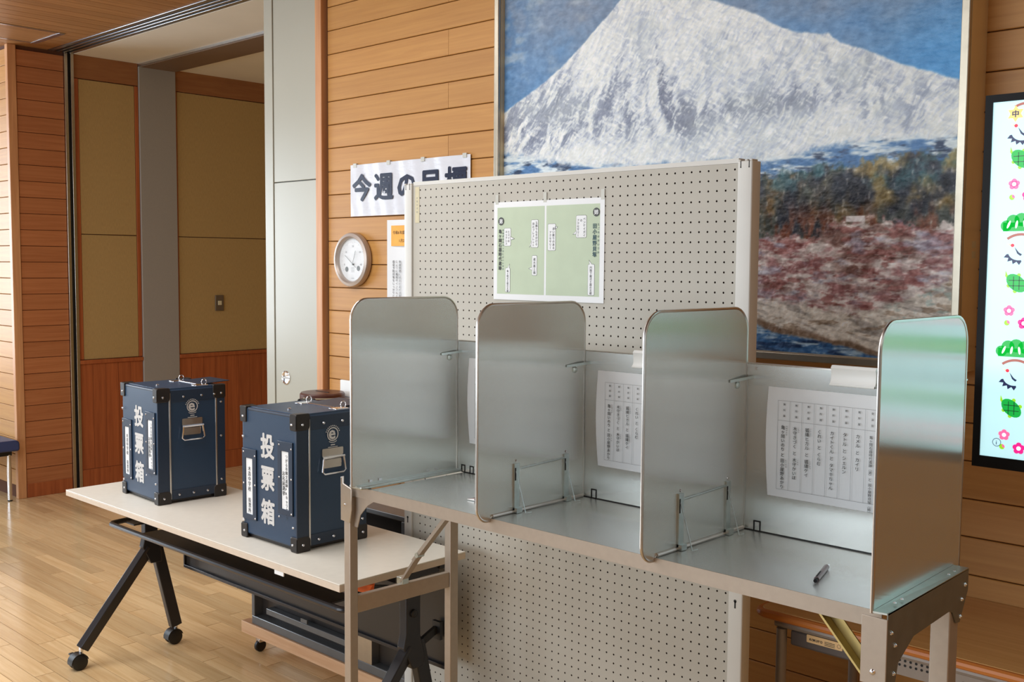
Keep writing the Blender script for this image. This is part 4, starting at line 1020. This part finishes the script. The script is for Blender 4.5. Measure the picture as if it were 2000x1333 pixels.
# ---- pens
def pen(p, q, label):
    p, q = Vector(p), Vector(q); d = (q - p); L_ = d.length; rz = math.atan2(d.y, d.x)
    t = thing('pen', label, 'pen', p, rz, 'pens on the booth desk')
    part('barrel', MB().tube([(0, 0, .0052), (L_ * .80, 0, .0052)], .0052, 8), 'penm', t, world=False)
    part('tip', MB().tube([(L_ * .80, 0, .0052), (L_ * .9, 0, .0045), (L_, 0, .0035)], [.0046, .0028, .0009], 8), 'chrome', t, world=False)
    part('end_cap', MB().tube([(-.012, 0, .0052), (0, 0, .0052)], .0036, 8), 'tvblack', t, world=False)
    part('pocket_clip', MB().box(.0, L_ * .3, -.001, .001, .0105, .012), 'tvblack', t, world=False)
pen((-.921, 1.792, ZT + .0002), (-.953, 1.905, ZT + .0002), 'brown pencil-like pen lying in the rightmost booth bay')
pen((-1.775, 1.845, ZT + .0002), (-1.868, 1.806, ZT + .0002), 'pen peeking out past the second divider in the leftmost bay')

# ================================================================== FOLDING TABLE
TX0, TX1, TY0, TY1, TZ = -3.940, -2.252, 1.702, 2.170, .70
def table():
    t = thing('folding_table', 'white flip-top meeting table with black splayed legs on castors', 'table', (-3.1, 1.94, 0))
    tp = part('table_top', MB().box(TX0, TX1, TY0, TY1, TZ - .004, TZ), 'tabletop', t, 0.0012)
    part('edge_band', MB().box(TX0, TX1, TY0, TY1, TZ - .022, TZ - .004), 'tableedge', tp, 0.001)
    part('under_rail', MB().box(TX0 + .09, TX1 - .03, TY0 + .05, TY0 + .075, TZ - .045, TZ - .022), 'blackpaint', t, 0.002)
    part('under_rail', MB().box(TX0 + .09, TX1 - .03, TY1 - .075, TY1 - .05, TZ - .045, TZ - .022), 'blackpaint', t, 0.002)
    part('flip_beam', MB().box(-3.90, -2.32, 2.00, 2.04, .60, .655), 'blackpaint', t, 0.003)
    for x_ in (-3.915, -2.335):
        pf = [(1.995, .66), (2.050, .66), (2.050, .46), (2.066, .40), (2.066, .36), (2.020, .36), (1.985, .43), (1.995, .47)]
        cl = part('column', MB().prism(pf, 'x', x_ - .016, x_ + .016), 'blackpaint', t, 0.003)
        part('flip_bracket', MB().box(x_ - .012, x_ + .045, 1.93, 2.10, .645, .678), 'blackpaint', t, 0.002)
        part('leg', MB().bar((x_, 2.020, .425), (x_ - .018, 1.748, .075), .030, .046, (0, 1, 1)), 'blackpaint', t, 0.003)
        part('leg', MB().bar((x_, 2.045, .44), (x_ - .012, 2.135, .075), .030, .046, (0, 1, 0)), 'blackpaint', t, 0.003)
        part('column_bolt', MB().lathe([(.012, 0), (.012, .006), (.008, .009)], (x_ + .016, 2.022, .60), 14, 'x'), 'castor', cl)
        part('column_bolt', MB().lathe([(.012, 0), (.012, .006), (.008, .009)], (x_ + .016, 2.022, .53), 14, 'x'), 'castor', cl)
        for j, yy in enumerate((1.742, 2.138)):
            cx = x_ - .014; r = .030
            ca = part('castor', MB().lathe([(.008, .056), (.008, .085)], (cx, yy, 0), 10), 'chrome', t)
            for s in (-1, 1):
                part('wheel', MB().lathe([(r * .72, 0), (r, .003), (r, .015), (r * .8, .018)], (cx + (.004 if s > 0 else -.022), yy - .012, r), 22, 'x'), 'castor', ca)
            hood = [(yy - .012 + (r + .004) * math.cos(a), r + (r + .004) * math.sin(a)) for a in np.linspace(math.radians(15), math.radians(190), 10)]
            hood2 = [(yy - .012 + (r + .0015) * math.cos(a), r + (r + .0015) * math.sin(a)) for a in np.linspace(math.radians(190), math.radians(15), 10)]
            part('hood', MB().prism(hood + hood2, 'x', cx - .020, cx + .020), 'castor', ca)
            if j == 0: part('brake_tab', MB().box(cx - .045, cx - .018, yy - .030, yy - .012, .050, .056), 'castor', ca, 0.001)
    # book tray under the top
    ty = .606
    path = [(-3.690, 1.90, ty + .006), (-3.690, 1.775, ty)] + [(-3.665 - .025 * math.cos(a), 1.775 - .025 * math.sin(a), ty) for a in np.linspace(.2, math.pi / 2, 5)] + [(-2.32, 1.750, ty)] + [(-2.32 + .025 * math.sin(a), 1.775 - .025 * math.cos(a), ty) for a in np.linspace(.2, math.pi / 2, 5)] + [(-2.295, 1.90, ty + .006)]
    part('tray_rail', MB().tube(path, .0095, 10), 'blackpaint', t)
    part('tray_plate', MB().box(-3.50, -2.40, 1.765, 1.93, ty - .014, ty - .006), 'blackpaint', t, 0.002)
    part('tray_end', MB().box(-3.688, -3.60, 1.80, 1.90, ty - .002, ty + .003), 'blackpaint', t)
    part('tray_lip', MB().box(-3.50, -2.50, 1.925, 1.933, ty - .014, ty + .020), 'blackpaint', t)
    part('release_lever', MB().add([(-2.340, 1.815, .660), (-2.262, 1.825, .670), (-2.285, 1.850, .668), (-2.330, 1.850, .662), (-2.335, 1.815, .640), (-2.290, 1.825, .640), (-2.290, 1.850, .640), (-2.330, 1.850, .640)], [(0, 1, 2, 3), (7, 6, 5, 4), (0, 4, 5, 1), (1, 5, 6, 2), (2, 6, 7, 3), (3, 7, 4, 0)]), 'orange', t, 0.002)
    part('lever_stem', MB().bar((-2.31, 1.84, .642), (-2.34, 1.95, .61), .02, .03), 'castor', t)
    part('size_label', MB().box(-2.56, -2.515, TY0 + .001, TY0 + .004, TZ - .034, TZ - .022), 'paper', t)
    # modesty panel
    mp = part('modesty_panel', MB().prism(rrect(-3.850, -2.305, .333, .640, .012, 4), 'y', 2.142, 2.152), 'darkpanel', t)
    part('panel_lip', MB().box(-3.850, -2.305, 2.132, 2.142, .333, .345), 'blackpaint', mp, 0.001)
    part('panel_lip', MB().box(-3.850, -3.842, 2.132, 2.142, .345, .640), 'blackpaint', mp, 0.001)
    for x_ in (-3.90, -2.325):
        br = part('panel_bracket', MB().bar((x_ - .01, 2.06, .425), (x_ - .005, 2.122, .455), .012, .022).box(x_ - .02, x_ + .015, 2.120, 2.131, .425, .480), 'castor', t)
table()

# ================================================================== BALLOT BOXES
def ballot_box(loc, rz, label):
    Wd, Dp, H = .292, .257, .411
    t = thing('ballot_box', label, 'ballot box', loc, rz, 'navy ballot boxes on the table')
    P = lambda n, mb, m, par=t, bev=0, kind=None: part(n, mb, m, par, bev, False, kind)
    zf = .012
    bd = P('body', MB().box(-Wd, 0, 0, Dp, zf, H), 'boxblue', bev=.007)
    P('foot_rail', MB().box(-Wd + .01, -.01, .01, Dp - .01, 0.004, zf), 'boxcap')
    ld = P('lid', MB().box(-Wd + .03, -.002, .012, Dp - .012, H - .003, H + .0025), 'boxblue', bev=.0015)
    P('front_edge_strip', MB().tube([(-Wd + .034, .004, H - .0045), (-.034, .004, H - .0045)], .0052, 10), 'boxedge', bd)
    P('top_strip', MB().box(-.0005, .0020, .048, Dp - .036, H - .048, H - .006), 'boxedge', bd, .001)
    # raised border strips
    P('corner_strip', MB().box(-.004, .0022, -.0022, .040, zf + .01, H - .010), 'boxedge', bd, .0015)
    P('corner_strip', MB().box(-.0005, .0022, Dp - .030, Dp + .002, zf + .01, H - .010), 'boxedge', bd, .0015)
    P('bottom_strip', MB().box(-.0005, .0020, .048, Dp - .036, zf + .002, zf + .036), 'boxedge', bd, .001)
    for yy in (.041, Dp - .037): P('metal_strip', MB().box(0, .0034, yy, yy + .006, zf + .004, H - .014), 'rim', bd, .001)
    # corner caps
    for sx, x_ in ((-1, -Wd), (1, 0)):
        for sy, y_ in ((-1, 0), (1, Dp)):
            for top in (0, 1):
                a = .046; z_ = H if top else 0; e = .0045
                mb = MB()
                def pl(c0, c1):
                    lo = [min(p, q) for p, q in zip(c0, c1)]; hi = [max(p, q) for p, q in zip(c0, c1)]; mb.box(lo[0], hi[0], lo[1], hi[1], lo[2], hi[2])
                dz = -a if top else a; ez = e if top else 0
                zz0 = z_ + ez; zz1 = z_ + dz
                mb.prism(rrect(min(y_ + sy * e, y_ - sy * a), max(y_ + sy * e, y_ - sy * a), min(zz0, zz1), max(zz0, zz1), [.014 if ((cx_ == sy) == False and cz_) else .006 for cx_, cz_ in ((-1, top), (1, top), (1, not top), (-1, not top))], 4), 'x', x_ + sx * e, x_ - sx * .001)
                mb.prism(rrect(min(x_ + sx * e, x_ - sx * .030), max(x_ + sx * e, x_ - sx * .030), min(zz0, zz1), max(zz0, zz1), .006, 3), 'y', y_ + sy * e, y_ - sy * .001)
                if top: mb.box(min(x_ + sx * e, x_ - sx * .030), max(x_ + sx * e, x_ - sx * .030), min(y_ + sy * e, y_ - sy * .040), max(y_ + sy * e, y_ - sy * .040), H - .001, H + .0035)
                P('corner_cap', mb, 'boxcap', t, .003)
    # rivets
    mb = MB()
    for yy, zz in ((.018, .022), (.075, .030), (.13, .030), (.185, .030), (Dp - .014, .022), (.018, H - .028), (.095, H - .030), (.165, H - .030), (.215, H - .030), (Dp - .014, H - .028), (Dp - .016, H - .06), (Dp - .016, H * .55), (Dp - .016, .065)):
        mb.lathe([(.0046, 0), (.0036, .0022), (.0015, .003)], (.0042, yy, zz), 10, 'x')
    for xx, zz in ((-.018, .022), (-Wd + .016, .022), (-.018, H - .028), (-Wd + .014, H - .028), (-.014, .075), (-Wd + .014, .32), (-Wd + .014, .055)):
        mb.lathe([(.0042, 0), (.0034, .0022), (.0012, .003)], (xx, -.0042, zz), 10, '-y')
    P('rivets', mb, 'chrome', t, 0, 'stuff')
    # top: slot, clasps, opened flap, stud
    P('slot', MB().box(-.150, -.075, .085, .091, H - .001, H + .0008), 'black', ld)
    P('stud', MB().lathe([(.006, 0), (.006, .006), (.003, .008)], (-.115, .055, H), 12), 'chrome', ld)
    for xx in (-.222, -.045):
        cl = P('clasp', MB().box(xx, xx + .036, .150, .200, H, H + .006), 'chrome', ld, .002)
        P('clasp_ring', MB().tube([(xx + .018, .192 + .010 * math.cos(a), H + .014 + .010 * math.sin(a)) for a in np.linspace(0, 2 * math.pi, 16)[:-1]], .0016, 6, True), 'chrome', cl)
    P('hinge_rod', MB().tube([(-.186, .175, H + .004), (-.05, .175, H + .004)], .0035, 8), 'chrome', ld)
    P('slot_flap', MB().add([(-.192, .180, H + .006), (-.040, .180, H + .006), (-.036, .300, H + .012), (-.190, .300, H + .012), (-.192, .180, H + .004), (-.040, .180, H + .004), (-.036, .300, H + .010), (-.190, .300, H + .010)], [(0, 1, 2, 3), (7, 6, 5, 4), (0, 4, 5, 1), (1, 5, 6, 2), (2, 6, 7, 3), (3, 7, 4, 0)]), 'boxedge', ld)
    # carrying handle on the side face
    y0, y1 = .090, .168; zc = H * .675
    hp = P('handle_plate', MB().prism(rrect(y0, y1, zc, zc + .024, .003, 2), 'x', .0, .0035), 'stainless', bd)
    P('handle_tube', MB().tube([(.007, y0 - .002, zc - .003), (.007, y1 + .002, zc - .003)], .0045, 8), 'chrome', hp)
    P('handle_plate', MB().prism(rrect(y0 + .006, y1 - .006, zc - .036, zc - .010, .003, 2), 'x', .0, .0025), 'stainless', bd)
    P('bail', MB().tube([(.009, y0 + .002, zc - .004), (.010, y0 - .004, zc - .045), (.010, y0 + .004, zc - .052), (.010, y1 - .004, zc - .052), (.010, y1 + .004, zc - .045), (.009, y1 - .002, zc - .004)], .0030, 8), 'chrome', hp)
    # emblem
    cy, cz = .130, H * .835
    f = Flat(); f.annul(cy, cz, .0178, .0212, 30, 0, 360); f.ch('e', cy + .0118, cz + .0072, .056, 1)
    for k in range(11):
        a = math.radians(160 - 14 * k); c_, s_ = math.cos(a), math.sin(a); f.add([(cy + r_ * c_ - w_ * s_, cz + r_ * s_ + w_ * c_) for r_, w_ in ((.0240, .0016), (.0240, -.0016), (.0275, -.0016), (.0275, .0016))], [(0, 1, 2, 3)])
    f.annul(cy, cz, .0245, .0265, 10, 235, 305)
    f.rect(cy - .008, cy + .008, cz - .034, cz - .031); f.rect(cy - .018, cy + .018, cz - .040, cz - .038)
    lay('emblem', f, 'white', bd, (.0024, 0, 0), (0, 1, 0), (0, 0, 1))
    # big lettering
    for c_, zz in zip('投票箱', (.737, .497, .243)):
        f = Flat(); f.ch(c_, 0, 0, .079, 2, .93); lay('letter', f, 'white', bd, (-Wd * .515, -.0008, H * zz), (1, 0, 0), (0, 0, 1))
    # label holders
    for (a, b, c_, d_), cols in (((-Wd * .975, -Wd * .715, H * .150, H * .690), [('木造中学校　投票所', .5, .86, .0160, .62)]), ((-Wd * .315, -Wd * .055, H * .262, H * .800), [('つがる市縄文遺跡PRキャラクター', .66,   .95, .0124, 0), ('お名前選挙', .27, .66, .0150, 0)])):
        fr = P('label_holder', MB().ring([(a, c_), (b, c_), (b, d_), (a, d_)], [(a + .018, c_ + .016), (b - .020, c_ + .016), (b - .020, d_ - .030), (a + .018, d_ - .030)], 'y', -.005, 0), 'boxedge', bd, .001)
        x0, x1, z0, z1 = a + .018, b - .020, c_ + .016, d_ - .030
        cd = P('card', MB().box(x0, x1, -.002, 0, z0, z1), 'paper', fr)
        f = Flat()
        for s, fx, fz, sz, sp in cols: f.vert(s, x0 + (x1 - x0) * fx, z0 + (z1 - z0) * fz, sz, 0, 1.0, 1.0, 1.2)
        lay('card_text', f, 'ink', cd, (0, -.0026, 0), (1, 0, 0), (0, 0, 1))
        mb = MB()
        for xx, zz in ((a + .006, c_ - .010), (b - .006, c_ + .006), (a + .008, (c_ + d_) / 2), (b - .006, (c_ + d_) / 2), (a + .008, d_ - .012), (b - .006, d_ - .02)):
            mb.lathe([(.003, 0), (.002, .0018)], (xx, -.005, zz), 8, '-y')
        P('holder_rivets', mb, 'chrome', fr, 0, 'stuff')
ballot_box((-3.448, 1.819, TZ), -.047, 'navy ballot box standing at the far left of the white table')
ballot_box((-2.588, 1.802, TZ), .003, 'navy ballot box nearer the voting booth, partly behind its left divider')

# ================================================================== DOLLY AND WHAT IT CARRIES
dl = thing('wooden_dolly', 'low pine dolly on castors under the white table', 'dolly', (-3.0, 2.39, 0))
part('side_beam', MB().box(-3.685, -2.30, 2.292, 2.335, .068, .116), 'pine', dl, 0.002)
part('side_beam', MB().box(-3.685, -2.30, 2.475, 2.515, .068, .116), 'pine', dl, 0.002)
for xx in (-3.685, -2.34): part('cross_beam', MB().box(xx, xx + .04, 2.335, 2.475, .068, .112), 'pine', dl, 0.002)
for xx in (-3.60, -2.42):
    for yy in (2.325, 2.48):
        k = part('castor', MB().box(xx - .014, xx + .014, yy - .012, yy + .012, .040, .068), 'chrome', dl, 0.002)
        part('wheel', MB().lathe([(.020, 0), (.024, .003), (.024, .015), (.020, .018)], (xx - .009, yy, .024), 20, 'x'), 'castor', k)
pn = thing('folded_stage_panel', 'dark grey steel-framed panel standing on edge on the pine dolly', 'panel', (-3.0, 2.35, .116))
part('sheet', MB().box(-3.60, -2.70, 2.335, 2.385, .15, .690), 'darkpanel', pn)
part('frame_rail', MB().box(-3.62, -2.68, 2.300, 2.390, .690, .708), 'greysteel', pn, 0.003)
part('frame_rail', MB().box(-3.62, -2.68, 2.300, 2.390, .116, .150), 'greysteel', pn, 0.003)
for xx in (-3.62, -2.70): part('frame_upright', MB().box(xx, xx + .02, 2.300, 2.390, .150, .690), 'greysteel', pn, 0.002)
part('slide_rail', MB().box(-3.52, -2.95, 2.302, 2.334, .176, .200), 'greysteel', pn, 0.002)
part('slide_rail', MB().box(-3.56, -2.74, 2.302, 2.334, .235, .250), 'blackpaint', pn, 0.002)
part('catch', MB().box(-3.28, -3.24, 2.296, 2.302, .205, .220), 'greysteel', pn)
part('slide_end', MB().box(-2.98, -2.95, 2.296, 2.334, .160, .212), 'rim', pn, 0.002)
part('end_plate', MB().box(-2.94, -2.86, 2.300, 2.334, .150, .240), 'rim', pn)

# ================================================================== DESK BY THE WALL
def desk():
    x0, x1, y0, y1, zt = -1.440, -.240, 2.447, 2.946, .655
    t = thing('wooden_desk', 'wooden desk with grey steel frame against the wall behind the booth', 'desk', (-.84, 2.70, 0))
    tp = part('desk_top', MB().prism(rrect(x0 + .012, x1 - .012, y0 + .012, y1, (.03, .03, 0, 0), 5), 'z', zt - .020, zt), 'desktop', t, 0.002)
    pts = [(p[0], p[1], zt - .012) for p in rrect(x0 + .008, x1 - .008, y0 + .008, y1, (.03, .03, 0, 0), 6)]
    part('edge_moulding', MB().tube(pts[-1:] + pts[:-1], .0115, 10), 'deskedge', tp)
    for xx in (x0 + .075, x1 - .075):
        for yy in (y0 + .025, y1 - .05): part('leg', MB().tube([(xx, yy, 0), (xx, yy, zt - .045)], .0140, 14), 'desksteel', t)
        part('side_rail', MB().tube([(xx, y0 + .02, zt - .038), (xx, y1 - .05, zt - .038)], .012, 10), 'desksteel', t)
    part('front_rail', MB().tube([(x0 + .06, y0 + .022, zt - .032), (x1 - .06, y0 + .022, zt - .032)], .0105, 10), 'desksteel', t)
    tr = part('book_tray', MB().prism([(y0 + .016, zt - .042), (y0 + .016, zt - .080), (y0 + .05, zt - .092), (y1 - .1, zt - .092), (y1 - .1, zt - .042)], 'x', x0 + .105, x0 + .36), 'desktray', t, 0.004)
    st = part('maker_label', MB().prism(rrect(-1.288, -1.190, .594, .614, .002, 2), 'y', y0 + .0145, y0 + .016), 'sticker', tr)
    f = Flat(); f.horiz('KOKUYO', -1.280, .6035, .0085, 1, 1.12); f.annul(-1.199, .604, .0044, .0050, 18)
    for k in range(3): f.rect(-1.238, -1.210, .6055 - .004 * k, .6068 - .004 * k)
    w = world_loc(st); lay('label_text', f, 'ink', st, (-w.x, y0 + .0138 - w.y, -w.z), (1, 0, 0), (0, 0, 1))
    ap = part('perforated_apron', MB().box(x0 + .375, x1 - .12, y0 + .016, y0 + .018, zt - .080, zt - .040), 'desksteel', t)
    f = Flat()
    for k in range(7):
        for j in range(2): f.poly(circ(-1.043 + .0135 * k, .612 - .0115 * j, .0033, 12))
    for k in range(7):
        for j in range(2): f.poly(circ(-.70 + .0135 * k, .612 - .0115 * j, .0033, 12))
    f.rect(-.893, -.888, .580, .600)
    w = world_loc(ap); lay('apron_holes', f, 'black', ap, (-w.x, y0 + .0155 - w.y, -w.z), (1, 0, 0), (0, 0, 1), 'stuff')
desk()

# ================================================================== BENCH AT THE FAR LEFT
bn = thing('padded_bench', 'navy vinyl bench with steel legs beside the bright wall', 'bench', (-7.7, 2.49, 0))
part('cushion', MB().prism(rrect(2.27, 2.728, .335, .405, (.015, .015, .025, .025), 4), 'x', -8.6, -6.985), 'blueseat', bn, 0.01)
part('under_frame', MB().box(-8.55, -7.05, 2.30, 2.70, .300, .335), 'castor', bn)
for xx in (-7.060, -8.5):
    for yy in (2.33, 2.685): part('leg', MB().tube([(xx, yy, .006), (xx, yy, .20), (xx, yy, .305)], [.0135, .0150, .0115], 12), 'chrome', bn)
    for yy in (2.33, 2.685): part('leg_pad', MB().tube([(xx, yy, 0), (xx, yy, .008)], .015, 10), 'castor', bn)

# ================================================================== brushing direction of the metal sheets
for me in bpy.data.meshes:
    if me.materials and me.materials[0] is M['galv']:
        uv = me.uv_layers.new(name='brush')
        for p in me.polygons:
            n = p.normal; ax = max(range(3), key=lambda i: abs(n[i])); ia, ib = ((1, 2), (0, 2), (0, 1))[ax]
            for li in p.loop_indices:
                c_ = me.vertices[me.loops[li].vertex_index].co; uv.data[li].uv = (c_[ia], c_[ib])
